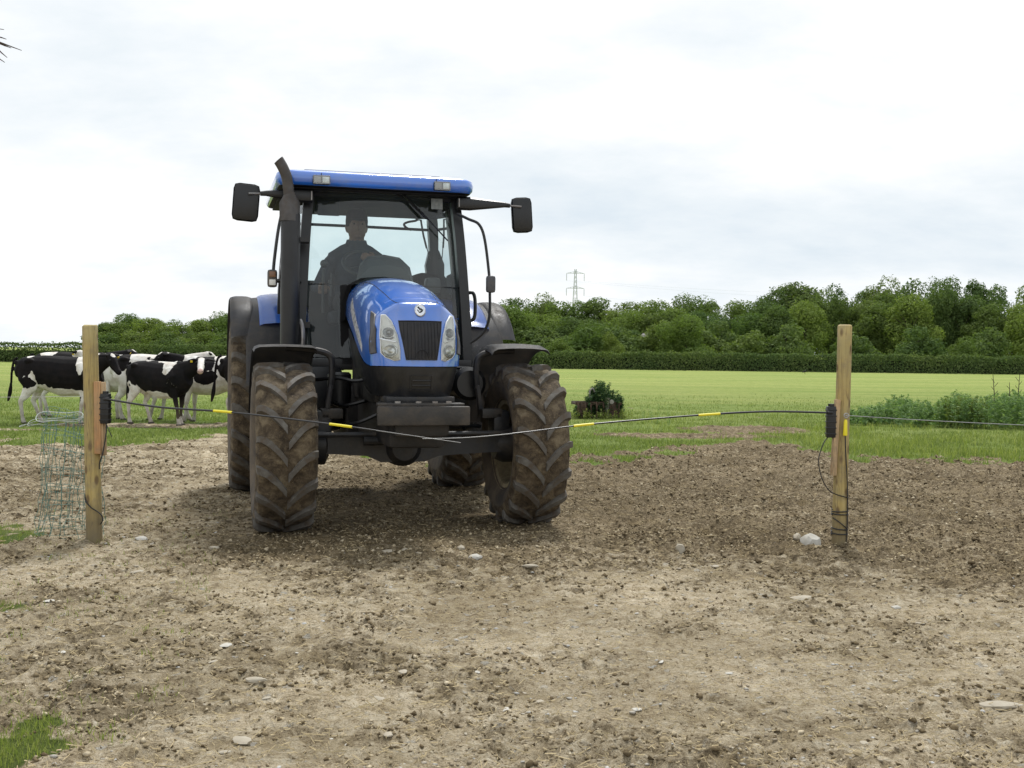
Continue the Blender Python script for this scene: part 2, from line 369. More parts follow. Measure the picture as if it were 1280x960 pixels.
# ground masks, in world metres
EX = np.array([-60, -9, -7.5, -6.2, -5.2, -4.5, -3.2, -2.2, -1.0, .6, 1.6, 2.6, 3.4, 3.9, 4.6, 6., 9., 60])
EY = np.array([16.8, 16.8, 16.6, 15.2, 16.4, 19.5, 19.6, 16.8, 14.4, 15.0, 15.4, 16.6, 18.6, 19.5, 15.4, 15.0, 14.6, 14.6])
def masks(x, y):
    e = np.interp(x, EX, EY) + (fbm(x * .9, y * .9, 4, 3) - .5) * 2.6
    fine = fbm(x * 3.2, y * 2.2, 4, 5); lin = np.clip((y - e) / 3.4 + .5, 0, 1); g = sstep(.42, .58, lin + (fine - .5) * 1.5 * (y < 32)) * sstep(0, .12, lin)
    # worn patches in the near field, trampled ground where the cows stand
    def blob(cx, cy, rx, ry): return np.exp(-(((x - cx) / rx) ** 2 + ((y - cy) / ry) ** 2))
    w = fbm(x * 1.6, y * .8, 4, 11)
    worn = np.maximum.reduce([blob(4.4, 21.0, 1.6, 1.6) * .9, blob(3.0, 19.2, 1.9, .8), blob(-6.4, 20.1, 1.9, .7) * 1.25, blob(-9.3, 18.9, 2.2, .35) * .9, blob(-5., 20.5, 1.2, 1.0), blob(-2.5, 18.5, 2.5, 1.2)])
    g = g * (1 - sstep(.42, .62, worn * (.55 + w * .8)))
    l1 = np.maximum(blob(-1.95, 3.9, .55, .40) * .95, blob(-4.15, 8.1, .75, .8)); l1 = np.maximum(l1, blob(-2.85, 5.9, .38, .6) * .62); l1 = np.maximum(l1, blob(-2.4, 4.8, .3, .4) * .55)
    g2 = sstep(.40, .66, l1 * (.20 + 1.5 * fbm(x * 7, y * 7, 4, 21)))
    g = np.maximum(g, g2)
    # dryness: pale compacted track, darker poached soil to the right, under the tractor also painted-in shadow
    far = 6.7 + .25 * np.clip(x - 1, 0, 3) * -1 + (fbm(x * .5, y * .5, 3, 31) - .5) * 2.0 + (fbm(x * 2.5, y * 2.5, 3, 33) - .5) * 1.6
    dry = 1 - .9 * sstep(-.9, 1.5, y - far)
    dry = np.maximum(dry, .62 * (1 - sstep(-2.9, -1.2, x)) * (.6 + .8 * fbm(x * 2, y * 2, 3, 35)))
    dry = np.maximum(dry, .35 * blob(1.5, 7.6, 1.1, .5))
    p = fbm(x * 1.1 + 4, y * 1.6, 4, 41)
    dry = dry * (.65 + .35 * sstep(.36, .56, p)) * (.68 + .32 * sstep(.35, .6, fbm(x * 4, y * 5, 3, 43)))
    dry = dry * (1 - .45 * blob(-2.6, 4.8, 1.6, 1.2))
    return g, np.clip(dry, 0, 1)
def height(x, y, detail=True):
    g, d = masks(x, y)
    z = (fbm(x * .35, y * .35, 2, 51) - .5) * .06 * sstep(2, 6, y)
    mud = (1 - g) * (1 - d * .85)
    if detail:
        n = fbm(x * 5.5, y * 5.5, 3, 61); r = 1 - np.abs(2 * fbm(x * 8, y * 8, 3, 71) - 1)
        near = 1 - sstep(22, 40, y)
        z = z + mud * near * ((n - .5) * .075 + (r - .7) * .075 + (fbm(x * 24, y * 24, 2, 81) - .5) * .060)
        z = z + (1 - g) * near * ((fbm(x * 13, y * 16, 3, 91) - .5) * .018 + (fbm(x * 36, y * 36, 2, 93) - .5) * .010)
    z = z * sstep(0, 1, 1.2 - .9 * np.exp(-(((x + .9) / 1.9) ** 4 + ((y - 10) / 2.6) ** 4)))
    return z, g, d
def hz(x, y): return float(height(np.array([float(x)]), np.array([float(y)]))[0][0])

# ------------------------------------------------------------------ ground
def ground_mat():
    m, N, L, b = nmat('farm_ground')
    t = N.new('ShaderNodeTexCoord'); v = t.outputs['Object']
    def attr(n): a = N.new('ShaderNodeAttribute'); a.attribute_name = n; return a.outputs['Fac']
    G, D = attr('grass'), attr('dry')
    n1 = noise(N, L, v, 1.7, 8, .62); n2 = noise(N, L, v, 11, 8, .68, .3); n3 = noise(N, L, v, 60, 6, .7)
    mpf = N.new('ShaderNodeMapping'); mpf.inputs['Scale'].default_value = (1, 1.3, 1); L.new(v, mpf.inputs[0]); n5 = noise(N, L, mpf.outputs[0], 150, 4, .75)
    mud = ramp(N, L, mth(N, L, 'ADD', mth(N, L, 'MULTIPLY', n2, .5), mth(N, L, 'MULTIPLY', n3, .5)), [(.37, (.055, .041, .023)), (.44, (.13, .100, .058)), (.52, (.25, .195, .12)), (.61, (.40, .33, .215))])
    dryc = ramp(N, L, mth(N, L, 'ADD', mth(N, L, 'MULTIPLY', n2, .38), mth(N, L, 'ADD', mth(N, L, 'MULTIPLY', n3, .34), mth(N, L, 'MULTIPLY', n5, .28))),
                [(.37, (.15, .112, .062)), (.43, (.31, .243, .148)), (.48, (.485, .400, .268)), (.54, (.59, .508, .365)), (.62, (.69, .63, .50))])
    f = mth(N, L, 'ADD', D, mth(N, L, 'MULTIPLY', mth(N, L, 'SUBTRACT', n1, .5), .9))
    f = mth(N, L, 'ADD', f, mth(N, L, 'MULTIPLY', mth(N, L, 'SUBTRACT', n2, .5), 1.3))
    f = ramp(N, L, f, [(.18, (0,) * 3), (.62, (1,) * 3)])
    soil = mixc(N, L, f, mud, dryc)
    n7 = noise(N, L, v, .9, 5, .6, .4); soil = mixc(N, L, 1.0, soil, ramp(N, L, n7, [(.36, (.74, .72, .68)), (.5, (1,) * 3), (.64, (1.22, 1.22, 1.24))]), 'MULTIPLY')
    crev = mth(N, L, 'ADD', mth(N, L, 'MULTIPLY', noise(N, L, v, 34, 6, .75, .6), .6), mth(N, L, 'MULTIPLY', n5, .4))
    soil = mixc(N, L, ramp(N, L, crev, [(.40, (.85,) * 3), (.465, (0,) * 3)]), soil, mixc(N, L, f, (.045, .034, .02), (.16, .125, .08)))
    # straw coloured thatch
    n4 = noise(N, L, v, 4.5, 6, .6)
    th = mth(N, L, 'MULTIPLY', ramp(N, L, n4, [(.50, (0,) * 3), (.62, (1,) * 3)]), ramp(N, L, n3, [(.42, (0,) * 3), (.6, (.8,) * 3)]))
    soil = mixc(N, L, mth(N, L, 'MULTIPLY', th, .75), soil, (.34, .26, .14))
    mps = N.new('ShaderNodeMapping'); mps.inputs['Scale'].default_value = (.7, 1.6, 1); L.new(v, mps.inputs[0]); n8 = noise(N, L, mps.outputs[0], 20, 7, .75, .8)
    soil = mixc(N, L, ramp(N, L, n8, [(.40, (.75,) * 3), (.48, (0,) * 3)]), soil, mixc(N, L, .5, soil, (.10, .075, .045)))
    # embedded pale pebbles, flattened
    mp = N.new('ShaderNodeMapping'); mp.inputs['Scale'].default_value = (1, 1.1, 1); L.new(v, mp.inputs[0])
    vo = N.new('ShaderNodeTexVoronoi'); vo.inputs['Scale'].default_value = 17; vo.inputs['Randomness'].default_value = 1; L.new(mixc(N, L, .06, mp.outputs[0], noise(N, L, v, 30, 3)), vo.inputs['Vector'])
    sc = N.new('ShaderNodeSeparateXYZ'); L.new(vo.outputs['Color'], sc.inputs[0])
    sz = mth(N, L, 'MULTIPLY', sc.outputs[0], .42)
    pb = mth(N, L, 'SUBTRACT', sz, vo.outputs['Distance'])
    pb = mth(N, L, 'MULTIPLY', pb, 14, True)
    pb = mth(N, L, 'MULTIPLY', pb, ramp(N, L, sc.outputs[1], [(.55, (0,) * 3), (.62, (1,) * 3)]))
    pb = mth(N, L, 'MULTIPLY', pb, mth(N, L, 'MULTIPLY', f, ramp(N, L, n4, [(.40, (.25,) * 3), (.55, (1,) * 3)])), True)
    soil = mixc(N, L, mth(N, L, 'MULTIPLY', pb, .8), soil, mixc(N, L, n3, (.36, .335, .28), (.56, .55, .51)))
    # grass sward seen from above; far field
    g1 = noise(N, L, v, 3, 7, .65); g2 = noise(N, L, v, 45, 5, .7)
    mp2 = N.new('ShaderNodeMapping'); mp2.inputs['Scale'].default_value = (.05, .28, 1); L.new(v, mp2.inputs[0])
    g3 = noise(N, L, mp2.outputs[0], 1.4, 5, .6)
    sw = ramp(N, L, mth(N, L, 'ADD', mth(N, L, 'MULTIPLY', g1, .5), mth(N, L, 'MULTIPLY', g2, .5)), [(.34, (.15, .20, .05)), (.5, (.245, .298, .075)), (.66, (.35, .385, .125))])
    sw = mixc(N, L, 1.0, sw, ramp(N, L, g3, [(.32, (.74, .86, .66)), (.66, (1.22, 1.12, 1.25))]), 'MULTIPLY')
    se = N.new('ShaderNodeSeparateXYZ'); L.new(v, se.inputs[0])
    lush = ramp(N, L, mth(N, L, 'MULTIPLY', se.outputs[1], .01), [(.08, (.42, .46, .42)), (.13, (.62, .70, .60)), (.55, (1.0, 1.0, 1.0))])
    sw = mixc(N, L, 1.0, sw, lush, 'MULTIPLY')
    gf = ramp(N, L, mth(N, L, 'ADD', G, mth(N, L, 'MULTIPLY', mth(N, L, 'SUBTRACT', n2, .5), .5)), [(.35, (0,) * 3), (.65, (1,) * 3)])
    col = mixc(N, L, gf, soil, sw)
    L.new(col, b.inputs['Base Color']); b.inputs['Roughness'].default_value = .95; b.inputs['Specular IOR Level'].default_value = .15
    h = mth(N, L, 'ADD', mth(N, L, 'MULTIPLY', n2, 1.2), mth(N, L, 'ADD', mth(N, L, 'MULTIPLY', n3, .7), mth(N, L, 'MULTIPLY', pb, .35)))
    h = mth(N, L, 'ADD', h, mth(N, L, 'MULTIPLY', n5, .35))
    bumpit(N, L, b, h, 1.0, .035)
    return m
gm = ground_mat()
def build_ground():
    nr, nc = 760, 620
    ys = 2.2 * np.exp(np.linspace(0, math.log(45 / 2.2), nr))
    ys = np.concatenate([[-60, -30, -12, -5, -2, 0, 1.2], ys, 45 * np.exp(np.linspace(.02, math.log(5000 / 45), 60))])
    t = np.linspace(-1, 1, nc); t = t * (.75 + .25 * t * t)
    X = t[None, :] * (np.maximum(ys, 0)[:, None] * .72 + 3.2)
    w = np.abs(X[:, -1])[:, None]; ext = np.concatenate([w * 1.25, w * 1.7, w * 2.6, w * 5, np.maximum(w * 12, 6000)], 1)
    X = np.concatenate([-ext[:, ::-1], X, ext], 1); nc += 10
    Y = np.repeat(ys[:, None], nc, 1)
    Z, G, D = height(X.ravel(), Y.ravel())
    V = np.stack([X.ravel(), Y.ravel(), Z], 1)
    i = np.arange(len(ys) - 1)[:, None] * nc + np.arange(nc - 1)[None, :]
    q = np.stack([i, i + 1, i + nc + 1, i + nc], -1).reshape(-1, 4)
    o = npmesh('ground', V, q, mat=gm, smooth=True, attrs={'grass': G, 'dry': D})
    tag(o, kind='structure'); return o
build_ground()

# ------------------------------------------------------------------ little scattered stuff
ico_v = []; 
def ico():
    bm = NB(); bmesh.ops.create_icosphere(bm, subdivisions=1, radius=1); v = np.array([x.co[:] for x in bm.verts]); bm.verts.index_update(); f = np.array([[a.index for a in fc.verts] for fc in bm.faces]); bm.free(); return v, f
IV, IF = ico()
RNG = np.random.default_rng(5)
OV = np.array([(1, 0, 0), (-.5, .87, 0), (-.5, -.87, 0), (.3, .2, 1), (-.2, 0, -1)], float); OF = np.array([(0, 1, 3), (1, 2, 3), (2, 0, 3), (1, 0, 4), (2, 1, 4), (0, 2, 4)])
def lumps(name, P, sx, flat, mat, label, cat=None, sink=.3, IV=IV, IF=IF):
    n = len(P); v = IV[None] * (1 + RNG.normal(0, .22, (n, len(IV), 1)))
    s = np.stack([sx, sx * RNG.uniform(.6, 1., n), sx * flat], 1)[:, None, :]
    v = v * s; a = RNG.uniform(0, 6.28, n); c, si = np.cos(a)[:, None], np.sin(a)[:, None]
    v = np.stack([v[..., 0] * c - v[..., 1] * si, v[..., 0] * si + v[..., 1] * c, v[..., 2]], -1)
    z = height(P[:, 0], P[:, 1])[0]
    v += np.stack([P[:, 0], P[:, 1], z + sx * flat * sink], 1)[:, None, :]
    f = IF[None] + (np.arange(n) * len(IV))[:, None, None]
    o = npmesh(name, v.reshape(-1, 3), tris=f.reshape(-1, 3), mat=mat, smooth=False)
    return tag(o, label, kind='stuff')
def scatter(n, y0, y1, keep, seed, pw=1.0):
    r = np.random.default_rng(seed); y = y0 * np.exp(r.uniform(0, 1, n) ** pw * math.log(y1 / y0)); x = r.uniform(-1, 1, n) * (.52 * y + 1.2)
    g, d = masks(x, y); k = keep(x, y, g, d, r); return np.stack([x[k], y[k]], 1)
P = scatter(26000, 3.5, 19, lambda x, y, g, d, r: r.uniform(0, 1, len(x)) < (1 - g) * (.01 + .99 * (1 - d) ** 1.9) * sstep(.36, .6, fbm(x * 1.8, y * 1.8, 3, 7)) * .75, 1)
lumps('dirt_clods', P, RNG.lognormal(math.log(.0080), .5, len(P)).clip(.003, .024), .55, clodm, 'crumbly dark soil clods strewn over the poached ground')
P = scatter(150000, 3.6, 17, lambda x, y, g, d, r: r.uniform(0, 1, len(x)) < (1 - g) * (.05 + .95 * (1 - d) ** 1.3) * (.25 + .75 * sstep(.35, .6, fbm(x * 3, y * 3, 3, 8))), 12, .8)
lumps('soil_crumbs', P, RNG.lognormal(math.log(.0062), .45, len(P)).clip(.0025, .016) * (1 + .06 * P[:, 1]), .6, clodm, 'fine crumbs of broken soil over the poached ground', IV=OV, IF=OF)
P = scatter(22000, 3.4, 13, lambda x, y, g, d, r: r.uniform(0, 1, len(x)) < (1 - g) * (.05 + .95 * d) * sstep(.38, .62, fbm(x * 1.3, y * 1.7, 3, 9)), 2)
lumps('gravel', P, RNG.lognormal(math.log(.0062), .5, len(P)).clip(.003, .015), .35, gravelm, 'small pale gravel bedded in the dry track', sink=.1)
# straw
def straw():
    P = scatter(30000, 3.4, 12, lambda x, y, g, d, r: r.uniform(0, 1, len(x)) < (1 - g) * (.2 + .8 * fbm(x * 1.2, y * 1.2, 2, 15)), 3)
    n = len(P); a = RNG.uniform(0, 3.14, n); l = RNG.lognormal(math.log(.018), .6, n).clip(.006, .11); w = RNG.uniform(.0006, .0015, n)
    z = height(P[:, 0], P[:, 1])[0] + RNG.uniform(.004, .016, n); dz = RNG.normal(0, .006, n)
    d = np.stack([np.cos(a), np.sin(a)], 1); p = np.stack([-d[:, 1], d[:, 0]], 1)
    V = []
    for su, sv in ((-1, -1), (1, -1), (1, 1), (-1, 1)):
        q = P + d * (l * su / 2)[:, None] + p * (w * sv)[:, None]; V.append(np.stack([q[:, 0], q[:, 1], z + dz * su], 1))
    ridge = [np.stack([*(P + d * (l * su / 2)[:, None]).T, z + dz * su + .003], 1) for su in (-1, 1)]
    V = np.stack(V + ridge, 1); i = np.arange(n)[:, None] * 6
    q = np.concatenate([i + np.array([0, 1, 5, 4]), i + np.array([4, 5, 2, 3])])
    tag(npmesh('straw', V.reshape(-1, 3), q, mat=straww), 'bits of dry straw trodden into the track', kind='stuff')
straw()
# grass blades
def blades(name, P, h, w, mat, label, lean=.35, seed=3):
    r = np.random.default_rng(seed); n = len(P); z = height(P[:, 0], P[:, 1])[0]
    a = r.uniform(0, 6.28, n); L_ = h * r.uniform(.5, 1.25, n); W_ = w * r.uniform(.6, 1.3, n)
    b = r.uniform(0, 6.28, n); ln = r.uniform(.05, lean, n) * L_ * 2
    d = np.stack([np.cos(a), np.sin(a), 0 * a], 1) * W_[:, None] / 2
    o = np.stack([P[:, 0], P[:, 1], z - .01], 1); lx = np.stack([np.cos(b) * ln, np.sin(b) * ln, 0 * b], 1)
    mid = o + lx * .35 + np.array([0, 0, 1]) * (L_ * .6)[:, None]; tip = o + lx + np.array([0, 0, 1]) * (L_ * .95)[:, None]
    V = np.stack([o - d, o + d, mid + d * .75, mid - d * .75, tip], 1)
    i = np.arange(n)[:, None] * 5
    tag(npmesh(name, V.reshape(-1, 3), i + np.array([0, 1, 2, 3]), i + np.array([3, 2, 4]), mat=mat), label, kind='stuff')
P = scatter(64000, 3.3, 9.8, lambda x, y, g, d, r: (x < -1.2) & (r.uniform(0, 1, len(x)) < g * 1.2), 4)
for rep in range(3): P = np.concatenate([P, P + RNG.normal(0, .03, P.shape)]) if rep < 2 else P
P = P[masks(P[:, 0], P[:, 1])[0] > .12]
Qx = scatter(90000, 3.3, 9.8, lambda x, y, g, d, r: (x < -1.1 - .22 * (y - 3.6)) & (r.uniform(0, 1, len(x)) < .55 * sstep(.54, .72, fbm(x * 5, y * 5, 3, 77))), 14); P = np.concatenate([P, Qx])
blades('grass_tufts', P, .042, .0035, blade_m, 'short bright green grass growing at the left edge of the track', seed=4)
P = scatter(330000, 13.3, 42, lambda x, y, g, d, r: r.uniform(0, 1, len(x)) < (g * (.25 + .75 * sstep(.38, .6, fbm(x * 1.5, y * 1.5, 3, 19))) * (1 - sstep(17, 42, y)) + .0), 5)
blades('rough_grass', P, .060, .012, blade_d, 'uneven rough grass along the near edge of the field', seed=5)
P = scatter(42000, 14.2, 26, lambda x, y, g, d, r: (x > 2.5) & (r.uniform(0, 1, len(x)) < g * sstep(.40, .62, fbm(x * .7, y * .7, 3, 29)) * (.3 + .7 * (x > 4.5))), 6)
blades('seeding_grass', P, .15, .009, blade_m, 'taller pale seeding grass beside the right gate post', seed=6)

# ------------------------------------------------------------------ stones one can point at
def stone(loc, sx, sy, sz, seed, label, group=None, rz=0, cat='stone', mat=None):
    bm = NB(); bmesh.ops.create_icosphere(bm, subdivisions=2, radius=1); rr = random.Random(seed)
    off = Vector((rr.uniform(0, 50), rr.uniform(0, 50), rr.uniform(0, 50)))
    from mathutils import noise as mn
    for v in bm.verts:
        v.co *= 1 + .35 * mn.noise(v.co * 1.3 + off) + .12 * mn.noise(v.co * 3.1 + off)
        v.co.z = max(v.co.z, -.5)
        v.co = Vector((v.co.x * sx, v.co.y * sy, v.co.z * sz))
    o = obj('stone', bm, mat or stonem, None, True, 28); o.location = (loc[0], loc[1], hz(*loc[:2]) + sz * .18); o.rotation_euler = (0, 0, rz)
    return tag(o, label, cat, group)
whites = surf('white_chalk_stone', (.52, .51, .47), (.40, .375, .32), rough=.8, scale=10, bump=.4)
def gpt(px, py, z=0.):
    d = _f + _x2 * ((px - 640) / 1400) + _u2 * ((480 - py) / 1400); t = (z - 1.4) / d.z; return (d.x * t, d.y * t)
SP = 'individual stones lying on the track'
stone(gpt(594, 700), .048, .032, .025, 1, 'rounded buff pebble lying alone in front of the tractor', SP, mat=whites)
stone(gpt(1013, 684), .085, .06, .06, 2, 'large white stone beside the foot of the right gate post', SP, .4, mat=whites)
stone(gpt(996, 681), .05, .03, .03, 12, 'small flat stone just left of the white stone by the right post', SP, 1.4)
stone(gpt(177, 676), .050, .035, .022, 3, 'squarish white stone in a hollow right of the left gate post', SP, .1, mat=whites)
stone(gpt(155, 673), .03, .022, .015, 4, 'small white chip nearer the left gate post', SP, mat=whites)
stone(gpt(850, 692), .04, .03, .055, 5, 'upright brown stone among clods left of the right post', SP, .5)
stone(gpt(486, 689), .05, .03, .025, 6, 'leftmost stone of the row in front of the tractor', SP)
stone(gpt(506, 687), .07, .045, .035, 7, 'pinkish stone second in the row in front of the tractor', SP, .7)
stone(gpt(524, 692), .05, .035, .022, 8, 'third stone of the row in front of the tractor', SP, .3)
stone(gpt(576, 686), .03, .045, .03, 9, 'brown stone just behind the rounded buff pebble', SP, .3)
stone(gpt(663, 715), .055, .02, .012, 10, 'thin flat stone right of centre in front of the tractor', SP)
stone(gpt(1005, 748), .10, .045, .015, 13, 'long flat pale slab stone below the right gate post', SP, .1)
stone(gpt(320, 858), .045, .025, .014, 14, 'flat grey stone in the lower left of the track', SP, .2)
stone(gpt(175, 716), .06, .03, .012, 15, 'flat pale stone below the left gate post', SP, .2)
stone(gpt(1250, 882), .095, .04, .018, 16, 'broad pale stone near the bottom right edge', SP, .2)
stone(gpt(1120, 760), .03, .02, .012, 17, 'small white stone low on the right of the track', SP, .2, mat=whites)
stone(gpt(268, 689), .035, .022, .014, 18, 'pale stone midway between left post and front wheel', SP, .2)
rs = random.Random(11)
for k in range(80):
    px, py = rs.uniform(40, 1270), rs.uniform(700, 955)
    if px < 200 and py > 850: continue
    s = rs.uniform(.55, 1.2) * (.011 + .010 * (rs.random() ** 3) * 2)
    stone(gpt(px, py), s * 1.25, s * rs.uniform(.6, 1), s * .25, 100 + k, 'small flat pale stone half bedded in the dry soil of the track', 'little flat stones bedded in the track', rs.uniform(0, 3), mat=whites if k % 5 == 0 else stonem)

# ------------------------------------------------------------------ woodland, hedges
def leaf_cloud(lobes, n, size, seed, flat=.75, holes=.0):
    """leaf cards on and inside a set of ellipsoid lobes (cx,cy,cz,rx,ry,rz); shape is broken up with noise"""
    r = np.random.default_rng(seed); lob = np.array(lobes, float)
    area = (lob[:, 3] * lob[:, 4] + lob[:, 3] * lob[:, 5] + lob[:, 4] * lob[:, 5]); pick = r.choice(len(lob), n, p=area / area.sum())
    d = r.normal(size=(n, 3)); d /= np.linalg.norm(d, axis=1)[:, None]
    q = lob[pick]; rad = 1 - np.abs(r.normal(0, .16, n))
    # sprays: radius modulated by direction noise so the outline is ragged
    k = vnoise(d[:, 0] * 3.5 + q[:, 0] * 3, d[:, 2] * 3.5 + d[:, 1] * 2.7 + q[:, 2] * 3, seed)
    rad = rad * (.80 + .36 * k)
    P = q[:, :3] + d * q[:, 3:] * rad[:, None]
    if holes: 
        keep = (vnoise(P[:, 0] * 1.1, P[:, 2] * 1.1 + P[:, 1] * .9, seed + 9) > holes); P, d = P[keep], d[keep]; n = len(P)
    nrm = d + r.normal(0, .55, (n, 3)) + np.array([0, 0, .25]); nrm /= np.linalg.norm(nrm, axis=1)[:, None]
    a = np.cross(nrm, r.normal(size=(n, 3))); a /= np.linalg.norm(a, axis=1)[:, None]; b = np.cross(nrm, a)
    s = size * r.uniform(.55, 1.3, n)[:, None]
    V = np.stack([P - a * s, P - b * s * flat * .6 + a * s * .1, P + a * s, P + b * s * flat * .6 - a * s * .1], 1)
    return V.reshape(-1, 3), np.arange(n * 4).reshape(-1, 4)
def crown_lobes(seed, w, h, base, n=26, top=1.):
    r = random.Random(seed); out = []; n = r.choice((16, 20, 26)); ax, ay = r.uniform(-.12, .12) * w, r.uniform(-.12, .12) * w
    for k in range(n):
        a = r.uniform(0, 6.28); t = r.random(); z = base + (h - base) * (.06 + .86 * t)
        prof = math.sin(math.pi * min(1, (.18 + .80 * t))) ** .6
        rr = w * .5 * prof * r.uniform(.35, .80); s = w * r.uniform(.11, .25) * (1.15 - .3 * t) * (26 / n) ** .4
        out.append((rr * math.cos(a) + ax * t, rr * math.sin(a) + ay * t, z, s, s, s * r.uniform(.6, 1.15)))
    out.append((0, 0, base + (h - base) * .5, w * .30, w * .30, (h - base) * .38))
    return out
def trunk_bm(bm, h, r0, seed, limbs=6, spread=.35):
    r = random.Random(seed); top = Vector((r.uniform(-.3, .3), r.uniform(-.3, .3), h * .8))
    tube(bm, catmull([(0, 0, -.3), (r.uniform(-.1, .1), 0, h * .3), tuple(top * .62), tuple(top)], 3), [r0 * (1.25 - 1.15 * i / 9) for i in range(10)], 8)
    for k in range(limbs):
        t = r.uniform(.28, .7); p = Vector((top.x * t, top.y * t, h * .8 * t)); a = r.uniform(0, 6.28); l = h * spread * r.uniform(.6, 1.1)
        e = p + Vector((math.cos(a) * l * .8, math.sin(a) * l * .8, l * r.uniform(.5, .9))); m = p.lerp(e, .5) + Vector((0, 0, l * .08))
        tube(bm, [p, m, e], [r0 * .42, r0 * .28, r0 * .08], 6)
VAR = []
def tree_variant(seed, w, h, base, mat, leaves, size, holes=.0, limbs=7):
    V, Q = leaf_cloud(crown_lobes(seed, w, h, base), leaves, size, seed, holes=holes)
    me = npmesh('crown', V, Q, mat=mat); bm = NB(); trunk_bm(bm, h, w * .035, seed, limbs); tr = obj('trunk', bm, bark)
    return (me.data, tr.data, w, h, me, tr)
variants = {
    'oak': [tree_variant(31 + i, 10 + i, 11 + .5 * i, 1.6, leaf_dark, 15000, .22, .30) for i in range(3)],
    'wood': [tree_variant(41 + i, 8 + i * .8, 11, 1.7, leaf_dark, 15000, .20, .17) for i in range(4)],
    'mid': [tree_variant(51 + i, 8 + i, 10, .6, leaf_mid, 14000, .20, .14) for i in range(3)],
    'light': [tree_variant(61 + i, 6 + i, 7, .2, leaf_light, 8000, .19, .08) for i in range(2)],
    'understorey': [tree_variant(71 + i, 6, 5.5, .0, leaf_dark, 6500, .21, .05) for i in range(2)],
}
TREE_N = 0
def tree(x, y, w, h, kind, label, group=None, seed=0):
    global TREE_N
    vs = variants[kind]; cm, tm, w0, h0, oc, ot = vs[seed % len(vs)]
    name = {'oak': 'oak_tree', 'wood': 'broadleaf_tree', 'mid': 'ash_tree', 'light': 'willow_tree', 'understorey': 'understorey_tree'}[kind]
    e = empty(name, (x, y, 0), seed * 1.7, label, 'tree', group); e.scale = (w / w0, w / w0, h / h0)
    if oc.parent is None and not oc.get('_u'):
        oc.parent = e; ot.parent = e; oc['_u'] = 1; ot['_u'] = 1
    else:
        for src in (oc, ot):
            c = src.copy(); C.objects.link(c); c.parent = e
    TREE_N += 1
    return e
ORD = ['first', 'second', 'third', 'fourth', 'fifth', 'sixth', 'seventh', 'eighth', 'ninth', 'tenth', 'eleventh', 'twelfth', 'thirteenth', 'fourteenth', 'fifteenth', 'sixteenth', 'seventeenth', 'eighteenth', 'nineteenth', 'twentieth']
PEND = []
def place_labels():
    rows = {}
    for px, base, e in PEND: rows.setdefault(base, []).append((px, e))
    for base, l in rows.items():
        l.sort(key=lambda t: -t[0]); n = 0
        for px, e in l:
            if px > 1292: e['label'] = base + ', beyond the right edge'
            else: e['label'] = base + ', ' + (ORD[n] + ' of these from the right' if n else 'rightmost of these'); n += 1
def at(px, Y, py=None):
    """world x (and z) of a photo column at distance Y"""
    d = _f + _x2 * ((px - 640) / 1400) + _u2 * ((480 - (py or 440)) / 1400); t = Y / d.y
    return d.x * t, 1.4 + d.z * t
SKX = [560, 600, 625, 660, 700, 740, 780, 820, 860, 890, 920, 960, 1000, 1040, 1070, 1110, 1150, 1180, 1220, 1260, 1300, 1400]
SKY = [384, 382, 377, 375, 378, 377, 380, 379, 371, 377, 380, 368, 356, 355, 366, 358, 349, 350, 358, 357, 352, 350]
rt = random.Random(3)
WG = 'trees of the wood behind the far hedge'
k = 0
for px in range(566, 1420, 36):                       # the skyline row
    Y = rt.uniform(172, 190); x, _ = at(px + rt.uniform(-6, 6), Y); py = np.interp(px, SKX, SKY) - rt.uniform(-3, 5)
    h = at(px, Y, py)[1]; kind = 'oak' if (840 < px < 900 or 1000 < px < 1060 or px > 1110) else ('mid' if k % 3 == 1 else 'wood')
    e_ = tree(x, Y, rt.uniform(9.0, 12), h, kind, '', WG + ', back row', k); PEND.append((px, {'oak': 'tall open-crowned oak on the skyline of the wood', 'mid': 'mid green tree on the skyline of the wood', 'wood': 'dense dark tree on the skyline of the wood'}[kind], e_)); k += 1
for px in range(548, 1420, 33):                       # the row in front of it, lower
    Y = rt.uniform(150, 162); x, _ = at(px + rt.uniform(-8, 8), Y); py = np.interp(px, SKX, SKY) + rt.uniform(8, 26)
    h = at(px, Y, py)[1]; kind = ('wood', 'mid', 'wood', 'mid', 'wood')[k % 5] if px < 960 else ('wood', 'wood', 'mid', 'wood')[k % 4]
    e_ = tree(x, Y, rt.uniform(7, 9.5), h, kind, '', WG + ', middle row', k); PEND.append((px, {'mid': 'mid green tree in the middle row of the wood', 'wood': 'dark tree in the middle row of the wood'}[kind], e_)); k += 1
for px in range(556, 1420, 27):                       # understorey down to the hedge
    if px > 950 and (px // 27) % 3: continue
    Y = rt.uniform(130, 140); x, _ = at(px + rt.uniform(-8, 8), Y)
    h = at(px, Y, rt.uniform(398, 418) + (px - 640) * .004)[1]
    tree(x, Y, rt.uniform(5, 7), h, 'understorey', 'dark low tree filling the front edge of the wood', WG + ', front edge', k); k += 1
place_labels()
def lone(px, py, Y, w, kind, label, seed): x, h = at(px, Y, py); tree(x, Y, w, h, kind, label, None, seed)
lone(737, 404, 118, 6.2, 'light', 'bright green rounded tree standing in front of the wood, near the pylon', 0)
lone(768, 420, 116, 3.4, 'light', 'small bright green bush at the right foot of the rounded bright tree', 1)
lone(1205, 421, 110, 3.4, 'light', 'small yellow-green bush behind the hedge right of the right gate post', 0)
lone(858, 394, 128, 6.5, 'mid', 'grey-green tree with a pointed top in front of the wood', 1)
lone(645, 384, 135, 7.5, 'mid', 'round green tree right behind the tractor mudguard', 2)
lone(705, 428, 112, 4.0, 'light', 'pale greyish bush low behind the hedge right of the tractor', 1)
